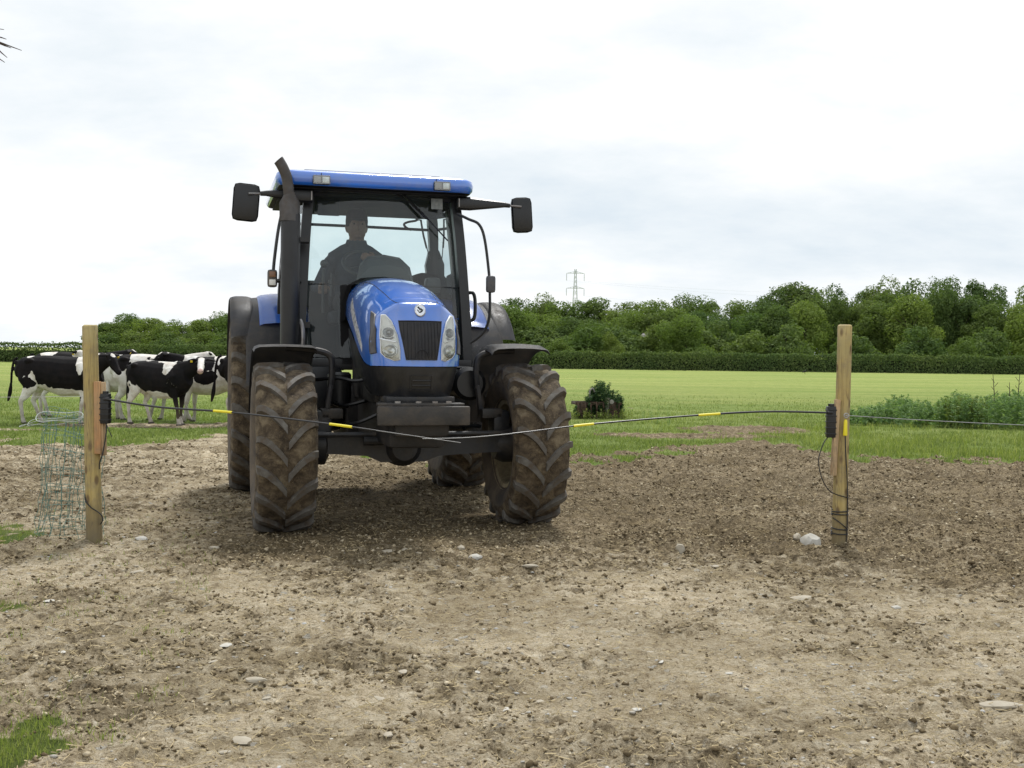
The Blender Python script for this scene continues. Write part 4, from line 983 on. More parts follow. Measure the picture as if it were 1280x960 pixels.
# mudguards
def arc_guard(name, cx, cy, cz, x0, x1, a0, a1, rad, mat, lip=.045, n=16, parent=TR, th=.012, crown=.02):
    """curved sheet over a wheel; angles from +y (backwards), 90 = top, beyond 90 = front"""
    bm = NB(); rows = []; w = x1 - x0
    xs = [(x0, -lip), (x0 + .012, -lip * .35), (x0 + .045, 0), (x0 + w * .3, crown * .8), (x0 + w * .5, crown), (x0 + w * .7, crown * .8), (x1 - .045, 0), (x1 - .012, -lip * .35), (x1, -lip)]
    for k in range(n + 1):
        a = R(a0 + (a1 - a0) * k / n); ra = rad(k / n) if callable(rad) else rad
        rows.append([bm.verts.new((x, cy + (ra + d) * math.cos(a), cz + (ra + d) * math.sin(a))) for x, d in xs])
    for A, B in zip(rows, rows[1:]):
        for i in range(len(xs) - 1): bm.faces.new((A[i], A[i + 1], B[i + 1], B[i]))
    bmesh.ops.solidify(bm, geom=list(bm.faces), thickness=th)
    return obj(name, bm, mat, parent, True, 50)
fl = arc_guard('front_mudguard', 0, 0, FR, -1.255, -.765, 15, 103, .775, ffend, lip=.04, crown=.006)
fr = arc_guard('front_mudguard', 0, 0, FR, .60, 1.085, 8, 108, .80, ffend, lip=.05, crown=.010)
for s, o, x, xe in ((-1, fl, -.64, -.85), (1, fr, .53, .70)):
    bm = NB(); tube(bm, catmull([(xe + s * .15, .02, 1.415), (xe, .02, 1.41), (x + s * .03, .02, 1.37), (x, .02, 1.26), (x + s * .01, .02, 1.10)], 5), .026, 8); obj('stay', bm, axlem, o)
    bm = NB(); tube(bm, [(x + s * .01, .02, 1.13), (x + s * .04, .02, .93)], [(.045, .02), (.055, .022)], 8); obj('stay_plate', bm, fendm, o)
for s in (-1, 1):
    g = arc_guard('rear_mudguard', 0, 2.62, RRr, min(s * .66, s * 1.24), max(s * .66, s * 1.24), 20, 168, 1.05, fendm, lip=.03, n=24)
    arc_guard('blue_mudguard_panel', 0, 2.62, RRr, min(s * .64, s * 1.12), max(s * .64, s * 1.12), 35, 134, 1.085, blue, lip=.05, n=20, parent=g)
    arc_guard('outer_extension', 0, 2.62, RRr, min(s * 1.15, s * 1.375), max(s * 1.15, s * 1.375), 25, 140, lambda t: 1.066 - .03 * (t > .8) * (t - .8) * 5, fendm, lip=.03, n=20, parent=g, crown=.004)
    # inner vertical sheet of the mudguard
    bm = NB(); pts = [(2.62 + 1.06 * math.cos(R(a)), RRr + 1.06 * math.sin(R(a))) for a in range(20, 160, 10)] + [(1.75, .95), (3.4, .95)]
    prism(bm, pts, s * .655, s * .672, 'YZ'); obj('inner_sheet', bm, fendm, g, False)
bm = NB(); tube(bm, catmull([(.80, 1.62, 1.96), (.87, 1.60, 1.97), (.895, 1.60, 1.90), (.895, 1.60, 1.76), (.87, 1.60, 1.71), (.80, 1.62, 1.71)], 5), .017, 8); obj('grab_handle', bm, blackp, TR)

# cab
CC = -.055
cab = empty('cab', (CC, 0, 0)); cab.parent = TR
def beam(name, pts, w, d, mat=blackp, parent=cab, seg=4, up=(0, 0, 1)):
    bm = NB(); P = catmull(pts, 4) if len(pts) > 2 else [Vector(p) for p in pts]
    rings = []
    for i, p in enumerate(P):
        rings.append([bm.verts.new(p + Vector((sx * w / 2, sy * d / 2, 0))) for sx, sy in ((-1, -1), (1, -1), (1, 1), (-1, 1))])
    for a, b in zip(rings, rings[1:]):
        for k in range(4): bm.faces.new((a[k], a[(k + 1) % 4], b[(k + 1) % 4], b[k]))
    bm.faces.new(rings[0][::-1]); bm.faces.new(rings[-1]); es = [e for e in bm.edges if len(e.link_faces) == 2 and abs((e.verts[0].co - e.verts[1].co).normalized().z) > .3]
    bmesh.ops.bevel(bm, geom=es, offset=min(w, d) * .22, segments=2, affect='EDGES')
    return obj(name, bm, mat, parent)
for s in (-1, 1):
    beam('front_pillar', [(s * .760, 1.08, 1.25), (s * .735, 1.12, 1.8), (s * .700, 1.20, 2.4), (s * .660, 1.27, 2.84)], .085, .09)
    beam('middle_pillar', [(s * .86, 2.0, 1.3), (s * .85, 2.0, 2.0), (s * .76, 1.98, 2.84)], .06, .09)
    beam('rear_pillar', [(s * .80, 2.68, 1.7), (s * .78, 2.68, 2.2), (s * .72, 2.62, 2.84)], .10, .09)
    # door glass and its slim edge, bowed outwards
    bm = NB(); pts = [(s * .762, 1.14, 1.35), (s * .74, 1.18, 2.0), (s * .68, 1.27, 2.80), (s * .765, 1.95, 2.80), (s * .865, 1.95, 2.0), (s * .865, 1.95, 1.35)]
    vs = [bm.verts.new(p) for p in pts]; bm.faces.new((vs[0], vs[1], vs[4], vs[5])); bm.faces.new((vs[1], vs[2], vs[3], vs[4])); obj('door_glass', bm, glass_r, cab)
    bm = NB(); vs = [bm.verts.new(p) for p in [(s * .865, 2.05, 1.75), (s * .80, 2.62, 1.75), (s * .73, 2.58, 2.80), (s * .77, 2.03, 2.80)]]; bm.faces.new(vs); obj('quarter_glass', bm, glass_r, cab)
    beam('door_sill', [(s * .80, 1.15, 1.33), (s * .84, 1.6, 1.33), (s * .86, 2.0, 1.33)], .07, .07)
    bm = NB(); box(bm, (s * .80, 1.62, 1.50), (.05, .86, .42), bev=.02); obj('door_shade_sheet', bm, interior, cab)  # dark sheet added inside the clear lower door glass for the cab's shade
# windscreen slightly bowed
bm = NB(); rows = []
for k in range(7):
    t = k / 6; z = 1.34 + (2.83 - 1.34) * t; w = .735 - .085 * t; yb = 1.035 + .19 * t ** 1.3
    rows.append([bm.verts.new((w * u, yb + .10 * (u * u) - .05, z)) for u in [-1 + 2 * i / 8 for i in range(9)]])
for a, b in zip(rows, rows[1:]):
    for i in range(8): bm.faces.new((a[i], a[i + 1], b[i + 1], b[i]))
ws = obj('windscreen', bm, glass, cab)
bm = NB(); tube(bm, [(-.70, 1.135, 1.985), (-.3, 1.075, 1.985), (.3, 1.075, 1.985), (.70, 1.135, 1.985)], .004, 4); obj('sill_reflection', bm, gasket, ws)  # thin strip added in place of the cab sill's reflection in the glass
bm = NB(); box(bm, (.478, 1.165, 2.745), (.105, .004, .10), Matrix.Rotation(R(-9), 3, 'X'), bev=.001); obj('windscreen_sticker', bm, surf('pale_sticker', (.26, .28, .27), (.16, .18, .18), rough=.6, scale=40), ws)
beam('header_rail', [(-.69, 1.24, 2.855), (0, 1.18, 2.855), (.69, 1.24, 2.855)], .10, .10)
bm = NB(); box(bm, (0, 1.19, 2.845), (1.36, .10, .075), bev=.015); obj('header_panel', bm, blackp, cab)
bm = NB(); box(bm, (0, 1.93, 2.80), (1.44, 1.40, .05), bev=.01); obj('headliner', bm, interior, cab)
# rear wall, window
bm = NB(); box(bm, (0, 2.68, 1.70), (1.56, .06, .82), bev=.01); box(bm, (0, 2.64, 2.87), (1.44, .08, .06)); obj('rear_frame', bm, blackp, cab)
bm = NB()
for s in (-1, 1):
    prism(bm, [(s * .80, 2.08), (s * .62, 2.08), (s * .68, 2.18), (s * .665, 2.30), (s * .70, 2.45), (s * .80, 2.45)], 2.62, 2.70)
obj('rear_corner_panel', bm, blackp, cab)
bm = NB(); vs = [bm.verts.new(p) for p in [(-.76, 2.70, 2.08), (.76, 2.70, 2.08), (.70, 2.64, 2.84), (-.70, 2.64, 2.84)]]; bm.faces.new(vs); obj('rear_window', bm, glass_r, cab)
bm = NB(); tube(bm, [(-.74, 2.63, 2.675), (.05, 2.63, 2.672), (.72, 2.63, 2.665)], .016, 6); obj('rear_crossbar', bm, blackp, cab)
bm = NB(); tube(bm, catmull([(-.23, 2.58, 2.842), (.10, 2.58, 2.845), (.34, 2.58, 2.845), (.47, 2.58, 2.82), (.545, 2.58, 2.785), (.555, 2.58, 2.755), (.47, 2.58, 2.735), (.425, 2.58, 2.71), (.45, 2.58, 2.675), (.50, 2.58, 2.655)], 4), .013, 6)
tube(bm, [(.545, 2.58, 2.76), (.60, 2.58, 2.76), (.63, 2.58, 2.60), (.665, 2.58, 2.47)], .011, 6); tube(bm, [(.665, 2.58, 2.48), (.70, 2.58, 2.36), (.725, 2.58, 2.355)], .006, 5); obj('rear_wiper', bm, blackp, cab)
# front wiper
bm = NB(); tube(bm, [(.10, 1.155, 2.87), (.26, 1.125, 2.72), (.38, 1.125, 2.60)], [(.020, .012), (.018, .01), (.010, .008)], 6); tube(bm, [(.33, 1.115, 2.655), (.575, 1.125, 2.41)], .007, 5); tube(bm, [(.02, 1.155, 2.865), (.22, 1.125, 2.74), (.37, 1.115, 2.60)], .006, 5); obj('wiper', bm, blackp, cab)
# visor, dashboard pod, steering wheel, seat, console
bm = NB(); box(bm, (-.465, 1.50, 2.735), (.205, .035, .20), bev=.016); obj('interior_mirror', bm, interior, cab)
podm = surf('dashboard_plastic', (.06, .065, .07), (.045, .05, .055), rough=.45)
bm = NB(); V_ = []
for k, (y, w, zt) in enumerate([(1.16, .20, 2.17), (1.22, .215, 2.245), (1.33, .205, 2.275), (1.45, .18, 2.26), (1.50, .16, 2.2)]):
    V_.append([bm.verts.new((x * w + .02, y, zb)) for x, zb in ((-1.25, 2.00), (-1.05, zt - .08), (-.72, zt - .015), (0, zt + .008), (.72, zt - .015), (1.05, zt - .08), (1.25, 2.00))])
for a, b in zip(V_, V_[1:]):
    for i in range(6): bm.faces.new((a[i], a[i + 1], b[i + 1], b[i]))
bm.faces.new(V_[0][::-1]); bm.faces.new(V_[-1]); obj('instrument_pod', bm, podm, cab)
bm = NB(); box(bm, (.02, 1.34, 1.70), (.34, .26, .66), bev=.03); obj('steering_console', bm, podm, cab)
bm = NB(); c0 = Vector((-.11, 1.60, 2.215)); tl = Matrix.Rotation(R(38), 3, 'X')
P = [c0 + tl @ Vector((.205 * math.cos(a), .205 * math.sin(a), 0)) for a in [2 * math.pi * k / 28 for k in range(29)]]; tube(bm, P, .016, 8)
for a in (90, 210, 330): tube(bm, [c0 - tl @ Vector((0, 0, .03)), c0 + tl @ Vector((.2 * math.cos(R(a)), .2 * math.sin(R(a)), 0))], .012, 6)
tube(bm, [c0, c0 - tl @ Vector((0, 0, .30))], .03, 8); obj('steering_wheel', bm, podm, cab)
seat = empty('seat', (-.14, 0, 0)); seat.parent = cab
bm = NB(); box(bm, (0, 2.07, 1.72), (.50, .48, .13), bev=.04); obj('cushion', bm, seatm, seat)
bm = NB(); box(bm, (0, 2.33, 2.08), (.46, .12, .52), Matrix.Rotation(R(-8), 3, 'X'), bev=.05); obj('backrest', bm, seatm, seat)
bm = NB(); box(bm, (0, 2.08, 1.53), (.36, .36, .40), bev=.03, taper=.8); obj('suspension_base', bm, interior, seat)
bm = NB(); box(bm, (.44, 1.95, 1.88), (.20, .75, .20), bev=.04); box(bm, (.52, 1.55, 2.02), (.14, .16, .16), bev=.04); obj('side_console', bm, podm, cab)
bm = NB(); box(bm, (.60, 2.35, 2.08), (.24, .40, .22), bev=.06); obj('rear_shelf', bm, interior, cab)
bm = NB(); tube(bm, [(-.50, 1.58, 1.75), (-.505, 1.55, 2.0), (-.50, 1.52, 2.15)], .014, 6); bmesh.ops.create_uvsphere(bm, u_segments=12, v_segments=8, radius=.038, matrix=Matrix.Translation((-.50, 1.50, 2.195))); tube(bm, [(-.44, 1.5, 1.9), (-.435, 1.5, 2.11)], .007, 5); obj('gear_lever', bm, podm, cab)
bm = NB(); box(bm, (0, 1.85, 1.28), (1.56, 1.66, .10), bev=.01); obj('cab_floor', bm, blackp, cab)
# rubber cowl between hood and windscreen
bm = NB(); rows = []
for (y, k) in ((.90, .99), (.96, 1.05), (1.09, 1.08)):
    rows.append([bm.verts.new((x * k, y, zc + (z - zc) * k - .035)) for x, z, zc in ((-.345, 1.70, 1.9), (-.335, 1.86, 1.9), (-.290, 2.005, 1.9), (-.17, 2.068, 1.9), (0, 2.082, 1.9), (.17, 2.068, 1.9), (.290, 2.005, 1.9), (.335, 1.86, 1.9), (.345, 1.70, 1.9))])
for a, b in zip(rows, rows[1:]):
    for i in range(8): bm.faces.new((a[i], a[i + 1], b[i + 1], b[i]))
bmesh.ops.solidify(bm, geom=list(bm.faces), thickness=.015); cw = obj('cowl_seal', bm, gasket, TR); cw.location = (HC + .02, 0, 0)
bm = NB(); box(bm, (HC + .02, 1.05, 1.62), (.74, .06, .72), bev=.02); obj('firewall', bm, gasket, TR)
# roof
def roof():
    V = []; F = []; xs = [-.925, -.90, -.6, -.2, .2, .6, .90, .925]; ys = [.93, .97, 1.35, 1.9, 2.4, 2.78, 2.84]
    rings = []
    def ring(sx, sy, z, cr=.13):
        pts = []; x0, x1, y0, y1 = -.885 * sx, .885 * sx, 1.90 - .94 * sy, 1.90 + .92 * sy
        for cxx, cyy, a0 in ((x1 - cr, y1 - cr, 0), (x0 + cr, y1 - cr, 90), (x0 + cr, y0 + cr, 180), (x1 - cr, y0 + cr, 270)):
            for k in range(6): a = R(a0 + 90 * k / 5); pts.append((cxx + cr * math.cos(a), cyy + cr * math.sin(a), z))
        return pts
    bm = NB(); R_ = []
    for (s, z, cr) in ((.90, 2.832, .11), (.965, 2.836, .12), (.993, 2.86, .16), (1.0, 2.905, .16), (.985, 2.945, .13), (.955, 2.965, .13), (.90, 2.975, .12), (.6, 2.995, .10), (.2, 3.0, .04)):
        R_.append([bm.verts.new(p) for p in ring(s, s, z - (0.0), cr)])
    for a, b in zip(R_, R_[1:]):
        m = len(a)
        for k in range(m): bm.faces.new((a[k], a[(k + 1) % m], b[(k + 1) % m], b[k]))
    bm.faces.new(R_[-1]); bm.faces.new(R_[0][::-1])
    for f in bm.faces:
        if max(v.co.z for v in f.verts) < 2.845: f.material_index = 1
    return bm
rf = obj('roof', roof(), [blue, gasket], cab, True, 60); rf.location = (-.085, 0, -.005)
bm = NB(); box(bm, (0, 1.90, 2.822), (1.62, 1.70, .012), bev=.004); obj('roof_underside', bm, gasket, rf)
bm = NB(); box(bm, (0, 1.95, 3.008), (1.24, 1.30, .035), bev=.015); obj('roof_hatch', bm, surf('roof_hatch_paint', (.5, .52, .55), rough=.5), rf)
bm = NB(); tube(bm, [(.49 + .045 - .02, .95, 2.845), (.49 + .045 - .02, .965, 2.945)], .003, 4); tube(bm, [(-.50, .95, 2.845), (-.50, .965, 2.945)], .003, 4); obj('roof_seam', bm, gasket, rf)
for x in (-.50, .565):
    bm = NB(); box(bm, (x, .965, 2.882), (.150, .05, .078), bev=.012); h_ = obj('roof_lamp', bm, blackp, rf)
    bm = NB(); box(bm, (x - .036, .938, 2.882), (.058, .006, .052), bev=.002); obj('reflector', bm, steel, h_)
    bm = NB(); box(bm, (x + .036, .938, 2.882), (.058, .006, .052), bev=.002); obj('reflector', bm, reflector, h_)
    bm = NB(); box(bm, (x, .932, 2.882), (.145, .004, .076)); obj('lamp_cover', bm, lens, h_, False)
# exhaust
exh = empty('exhaust', (0, 0, 0)); exh.parent = TR
bm = NB(); lathe(bm, [(0, 1.34), (.055, 1.34), (.080, 1.37), (.083, 1.42), (.083, 2.55), (.078, 2.58), (0, 2.58)], 24, 'Z', (-.905, .9, 0)); obj('muffler', bm, muff, exh)
bm = NB(); lathe(bm, [(.0865, 2.50), (.0865, 2.66), (.045, 2.735), (.043, 2.75), (0, 2.75)], 24, 'Z', (-.913, .9, 0)); obj('collar', bm, pipem, exh)
bm = NB(); tube(bm, catmull([(-.920, .9, 2.72), (-.928, .9, 2.80), (-.942, .9, 2.88), (-.970, .9, 2.95), (-1.002, .9, 3.005), (-1.012, .9, 3.018)], 5), .046, 14); obj('tailpipe', bm, pipem, exh)
bm = NB(); box(bm, (-.80, .98, 1.62), (.14, .10, .05)); box(bm, (-.80, .98, 2.35), (.12, .20, .04)); obj('bracket', bm, muff, exh, False)
bm = NB(); tube(bm, catmull([(-.80, .88, 1.40), (-.795, .88, 1.5), (-.80, .90, 1.60), (-.82, .92, 1.66)], 4), .020, 8); obj('heat_shield_tube', bm, steel, exh)
# mirrors
for s in (-1, 1):
    mr_ = empty('wing_mirror', (0, 0, 0)); mr_.parent = TR
    xi = -.70 if s < 0 else .60; xo = -1.15 if s < 0 else 1.10; zc = 2.755; o = s
    bm = NB(); tube(bm, [(xi, 1.12, zc), (xi + s * .12, 1.12, zc), (xo - s * .05, 1.12, zc + .005), (xo, 1.12, zc)], [(.03, .062), (.03, .062), (.02, .024), (.018, .020)], 8); obj('mirror_arm', bm, blackp, mr_)
    bm = NB(); tube(bm, [(xo - s * .02, 1.12, zc), (xo + s * .10, 1.08, zc - .01)], .010, 6); obj('mirror_joint', bm, steel, mr_)
    bm = NB(); box(bm, (xo + s * .12, 1.14, 2.675), ((.225 if s < 0 else .195), .075, .325), Matrix.Rotation(R(4 * -s), 3, 'Y'), bev=.05); obj('mirror_housing', bm, blackp, mr_)
    bm = NB(); box(bm, (xo + s * .12, 1.182, 2.675), ((.17 if s < 0 else .14), .006, .25), Matrix.Rotation(R(4 * -s), 3, 'Y')); obj('mirror_glass', bm, chrome, mr_, False)
    bm = NB(); box(bm, (xi + s * .012, 1.085, 2.755), (.010, .012, .075)); obj('arm_clip', bm, steel, mr_, False)
# marker lamps and rails
bm = NB(); tube(bm, catmull([(.60, 1.12, 2.66), (.70, 1.08, 2.61), (.79, 1.04, 2.56), (.84, 1.02, 2.42), (.885, 1.02, 2.10), (.893, 1.02, 1.95), (.89, 1.02, 1.72), (.84, 1.04, 1.58), (.72, 1.06, 1.48)], 6), .013, 8); rail = obj('hand_rail', bm, blackp, TR)
bm = NB(); box(bm, (.895, 1.0, 2.02), (.088, .06, .155), bev=.026); obj('marker_lamp', bm, fendm, rail)
bm = NB(); tube(bm, catmull([(-.93, 1.25, 2.72), (-.985, 1.2, 2.48), (-1.03, 1.12, 2.15), (-1.035, 1.10, 2.0)], 5), .014, 8); rail = obj('hand_rail', bm, blackp, TR)
bm = NB(); box(bm, (-1.045, 1.08, 2.02), (.085, .05, .155), bev=.026); ml = obj('marker_lamp', bm, fendm, rail)
bm = NB(); box(bm, (-1.045, 1.052, 2.055), (.055, .012, .05), bev=.006); obj('amber_lens', bm, amber, ml)
bm = NB(); box(bm, (-1.045, 1.052, 1.985), (.055, .012, .05), bev=.006); obj('clear_lens', bm, lampface, ml)
bm = NB(); tube(bm, [(-1.01, 1.08, 2.0), (-.93, 1.06, 2.0), (-.80, 1.08, 2.0)], .02, 6); obj('lamp_bracket', bm, blackp, rail)
# fuel tank and steps each side below the cab
for s in (-1, 1):
    bm = NB(); box(bm, (s * .60 - .05, 1.35, .98), (.42, .75, .58), bev=.06); obj('fuel_tank' if s > 0 else 'tool_box', bm, blackp, TR)
    st_ = empty('step_ladder', (0, 0, 0)); st_.parent = TR
    for z in (.55, .82, 1.09):
        bm = NB(); box(bm, (s * .93, 1.35, z), (.20, .34, .025), bev=.006); obj('tread', bm, chass, st_)
    for y in (1.17, 1.53):
        bm = NB(); box(bm, (s * .90, y, .88), (.16, .012, .78)); obj('side_plate', bm, chass, st_, False)

# ------------------------------------------------------------------ bodies: one continuous surface from overlapping tapered forms
def fuse(name, bm, voxel, mats, parent, smooth_it=4, fac=.5):
    me = bpy.data.meshes.new(name); bmesh.ops.recalc_face_normals(bm, faces=bm.faces); bm.to_mesh(me); bm.free()
    o = bpy.data.objects.new(name, me); C.objects.link(o)
    m = o.modifiers.new('r', 'REMESH'); m.mode = 'VOXEL'; m.voxel_size = voxel; m.use_smooth_shade = True
    m = o.modifiers.new('s', 'SMOOTH'); m.iterations = smooth_it; m.factor = fac
    baked(o); o.data.materials.clear()
    for mm in (mats if isinstance(mats, (list, tuple)) else [mats]): o.data.materials.append(mm)
    o.parent = parent; return o
def sphere(bm, c, r, s=(1, 1, 1)):
    bmesh.ops.create_uvsphere(bm, u_segments=14, v_segments=10, radius=r, matrix=Matrix.Translation(c) @ Matrix.Diagonal((*s, 1)))
def hide_mat():
    m, N, L, b = nmat('holstein_hide')
    a = N.new('ShaderNodeAttribute'); a.attribute_name = 'patch'; f = ramp(N, L, a.outputs['Fac'], [(.42, (0,) * 3), (.58, (1,) * 3)])
    p = N.new('ShaderNodeAttribute'); p.attribute_name = 'pink'
    t = N.new('ShaderNodeTexCoord'); n = noise(N, L, t.outputs['Object'], 7, 6, .6)
    wh = ramp(N, L, n, [(.35, (.58, .53, .47)), (.6, (.78, .76, .72))]); bk = ramp(N, L, n, [(.35, (.005, .005, .006)), (.7, (.013, .010, .010))])
    col = mixc(N, L, f, wh, bk); col = mixc(N, L, p.outputs['Fac'], col, (.42, .25, .21))
    s = N.new('ShaderNodeSeparateXYZ'); L.new(t.outputs['Object'], s.inputs[0])
    d = ramp(N, L, mth(N, L, 'ADD', s.outputs[2], mth(N, L, 'MULTIPLY', n, .35)), [(.16, (.9,) * 3), (.75, (0,) * 3)])
    col = mixc(N, L, mth(N, L, 'MULTIPLY', d, .8), col, (.16, .125, .085))
    L.new(col, b.inputs['Base Color']); b.inputs['Roughness'].default_value = .7; b.inputs['Specular IOR Level'].default_value = .12
    bumpit(N, L, b, n, .3, .01); return m
hide = hide_mat()
hoofm = surf('hoof_horn', (.05, .04, .03), rough=.7)
def cow(x, y, rz, sc, base_black, patches, label, hyaw=0, hpitch=-28, neck=0, legs=(0, 0, 0, 0), face=None, tail=0, tagged=True, seed=1, hs=1.0):
    e = empty('cow', (x, y, hz(x, y) - .01), rz, label, 'cow', 'black and white heifers watching behind the tractor'); e.scale = (sc,) * 3
    bm = NB()
    tube(bm, [(-.87, 0, 1.10), (-.81, 0, 1.07), (-.66, 0, 1.03), (-.35, 0, .98), (0, 0, .90), (.30, 0, .905), (.52, 0, .95), (.68, 0, 1.0)], [(.07, .09), (.17, .19), (.225, .255), (.260, .325), (.295, .38), (.250, .37), (.20, .31), (.13, .20)], 18)
    for s in (-1, 1): sphere(bm, (-.58, s * .175, 1.185), .07, (1.3, .8, .8)); sphere(bm, (-.83, s * .09, 1.15), .05); tube(bm, [(.30, s * .12, 1.12), (.42, s * .16, .95), (.46, s * .14, .80)], [.10, .13, .09], 10)
    sphere(bm, (.42, 0, 1.22), .09, (1.6, .7, .8))
    ny = math.radians(neck)
    n0 = Vector((.50, 0, 1.05)); n2 = n0 + Matrix.Rotation(ny, 3, 'Z') @ Vector((.46, 0, .19)); n1 = n0.lerp(n2, .55) + Vector((0, 0, .01))
    tube(bm, [n0, n1, n2], [(.13, .235), (.095, .165), (.08, .115)], 14); tube(bm, [(.48, 0, .90), n1 + Vector((0, 0, -.12)), n2 + Vector((0, 0, -.06))], [(.08, .10), (.035, .07), (.03, .05)], 10)
    Hm = Matrix.Translation(n2 + Vector((.0, 0, .03))) @ Matrix.Rotation(R(hyaw), 4, 'Z') @ Matrix.Rotation(R(-hpitch), 4, 'Y') @ Matrix.Scale(hs, 4)
    def hp(p): return Hm @ Vector(p)
    up = Hm.to_3x3() @ Vector((0, 0, 1))
    tube(bm, [hp(p) for p in ((-.05, 0, 0), (.03, 0, .015), (.12, 0, .0), (.22, 0, -.02), (.32, 0, -.035), (.385, 0, -.045), (.43, 0, -.05))], [(.065, .07), (.093, .10), (.088, .098), (.064, .078), (.052, .060), (.060, .056), (.040, .038)], 14, up=up)
    tube(bm, [hp((.05, 0, -.06)), hp((.20, 0, -.095)), hp((.37, 0, -.075))], [(.05, .05), (.035, .03), (.036, .024)], 10, up=up)
    for s in (-1, 1):
        tube(bm, [hp((.0, s * .07, .05)), hp((-.015, s * .13, .05)), hp((-.02, s * .20, .03)), hp((-.02, s * .235, .015))], [(.026, .022), (.05, .020), (.042, .018), (.015, .012)], 10, up=up)
    fx = [(.43, legs[0]), (.43, legs[1])]
    for k, s in enumerate((-1, 1)):
        dx = legs[k]
        tube(bm, [(.42, s * .13, .92), (.41, s * .135, .72), (.42 + dx * .35, s * .13, .56), (.43 + dx * .6, s * .125, .40), (.43 + dx * .75, s * .12, .34), (.425 + dx * .95, s * .12, .14), (.44 + dx, s * .12, .08), (.455 + dx, s * .12, .0)], [(.075, .13), (.07, .105), (.045, .058), (.042, .046), (.033, .036), (.030, .032), (.038, .042), (.048, .056)], 12)
        dx = legs[2 + k]
        tube(bm, [(-.62, s * .12, 1.05), (-.60, s * .15, .85), (-.56 + dx * .2, s * .155, .68), (-.66 + dx * .5, s * .14, .52), (-.73 + dx * .6, s * .13, .43), (-.71 + dx * .8, s * .125, .30), (-.685 + dx * .95, s * .125, .13), (-.67 + dx, s * .125, .08), (-.655 + dx, s * .125, 0)], [(.10, .20), (.10, .185), (.075, .13), (.046, .075), (.038, .05), (.032, .036), (.031, .034), (.040, .042), (.048, .056)], 12)
    tube(bm, [(-.40, 0, .74), (-.50, 0, .66), (-.56, 0, .68)], [(.08, .08), (.085, .075), (.05, .05)], 10)
    tube(bm, catmull([(-.84, 0, 1.24), (-.905, 0, 1.20), (-.93 - tail * .05, 0, 1.02), (-.93 - tail * .10, tail * .02, .80), (-.92 - tail * .20, tail * .04, .60), (-.93 - tail * .28, tail * .04, .42)], 3), [.03] + [.024] * 9 + [.028, .036, .04, .036, .026, .018], 8)
    o = fuse('body', bm, .0155, hide, e, 3, .5)
    co = np.empty(len(o.data.vertices) * 3, np.float32); o.data.vertices.foreach_get('co', co); co = co.reshape(-1, 3)
    X, Y, Z = co.T
    nz = (fbm(X * 5 + seed * 7, Z * 5 + Y * 2.5, 3, seed) - .5) * .9 + (fbm(X * 14 + seed, Z * 14 + Y * 8, 2, seed + 3) - .5) * .55
    v = np.full(len(X), .6 if base_black else -.6)
    for (blk, px, pz, rx, rz_, side) in patches:     # side 0 both, -1 right flank (negative y), 1 left
        d = np.sqrt(((X - px) / rx) ** 2 + ((Z - pz) / rz_) ** 2)
        if side: d = d + np.clip(-side * Y * 8, 0, 4)
        m = (1 - d) * 1.6 + nz
        v = np.where(m > 0, (1 if blk else -1) * np.minimum(m * 3, 1), v)
    low = (Z < (.16 if seed == 4 else .42) + nz * .15) & (X > -5); v = np.where(low & (np.abs(Y) > .04), -.8, v)
    Hi = np.array(Hm.inverted()); hl = co @ Hi[:3, :3].T + Hi[:3, 3]
    head = (hl[:, 0] > -.06) & (np.abs(hl[:, 1]) < .26) & (np.abs(hl[:, 2]) < .2) & (X > .6)
    if face is not None:
        v = np.where(head, .8, v)
        if face == 'blaze': v = np.where(head & (np.abs(hl[:, 1]) < .052 + .02 * (hl[:, 0] > .2)) & (hl[:, 2] > -.08), -.8, v)
        if face == 'star': v = np.where(head & (np.hypot(hl[:, 1], (hl[:, 0] - .06) * .8) < .045) & (hl[:, 2] > 0), -.8, v)
        if face == 'white': v = np.where(head & (np.abs(hl[:, 1]) < .10), -.8, v)
    at_ = o.data.attributes.new('patch', 'FLOAT', 'POINT'); at_.data.foreach_set('value', (np.clip(v * .5 + .5, 0, 1)).astype(np.float32))
    pk = np.clip((hl[:, 0] - .35) / .04, 0, 1) * head; pk = pk * (0 if face == 'star' else 1)
    at_ = o.data.attributes.new('pink', 'FLOAT', 'POINT'); at_.data.foreach_set('value', (pk * .8).astype(np.float32))
    for s in (-1, 1):
        bm = NB(); sphere(bm, hp((.135, s * .078, .035)), .021); obj('eye', bm, gasket, e)
        bm = NB(); sphere(bm, hp((.415, s * .030, -.035)), .012); obj('nostril', bm, gasket, e)
    if tagged:
        for s in (1 if seed % 2 else -1,):
            bm = NB(); box(bm, hp((.028, s * .165, .022)), (.012, .045, .04), Hm.to_3x3().normalized(), bev=.004); obj('ear_tag', bm, tagm, e)
    for px, s, dz in ((.455 + legs[0], -1, 0), (.455 + legs[1], 1, 0), (-.655 + legs[2], -1, 0), (-.655 + legs[3], 1, 0)):
        bm = NB(); box(bm, (px + .006, s * (.12 if px > 0 else .125), .022), (.112, .10, .05), bev=.018, taper=.85); obj('hoof', bm, hoofm, e)
    return e
def cx(px, Y): return at(px, Y)[0]
B, Wt = True, False
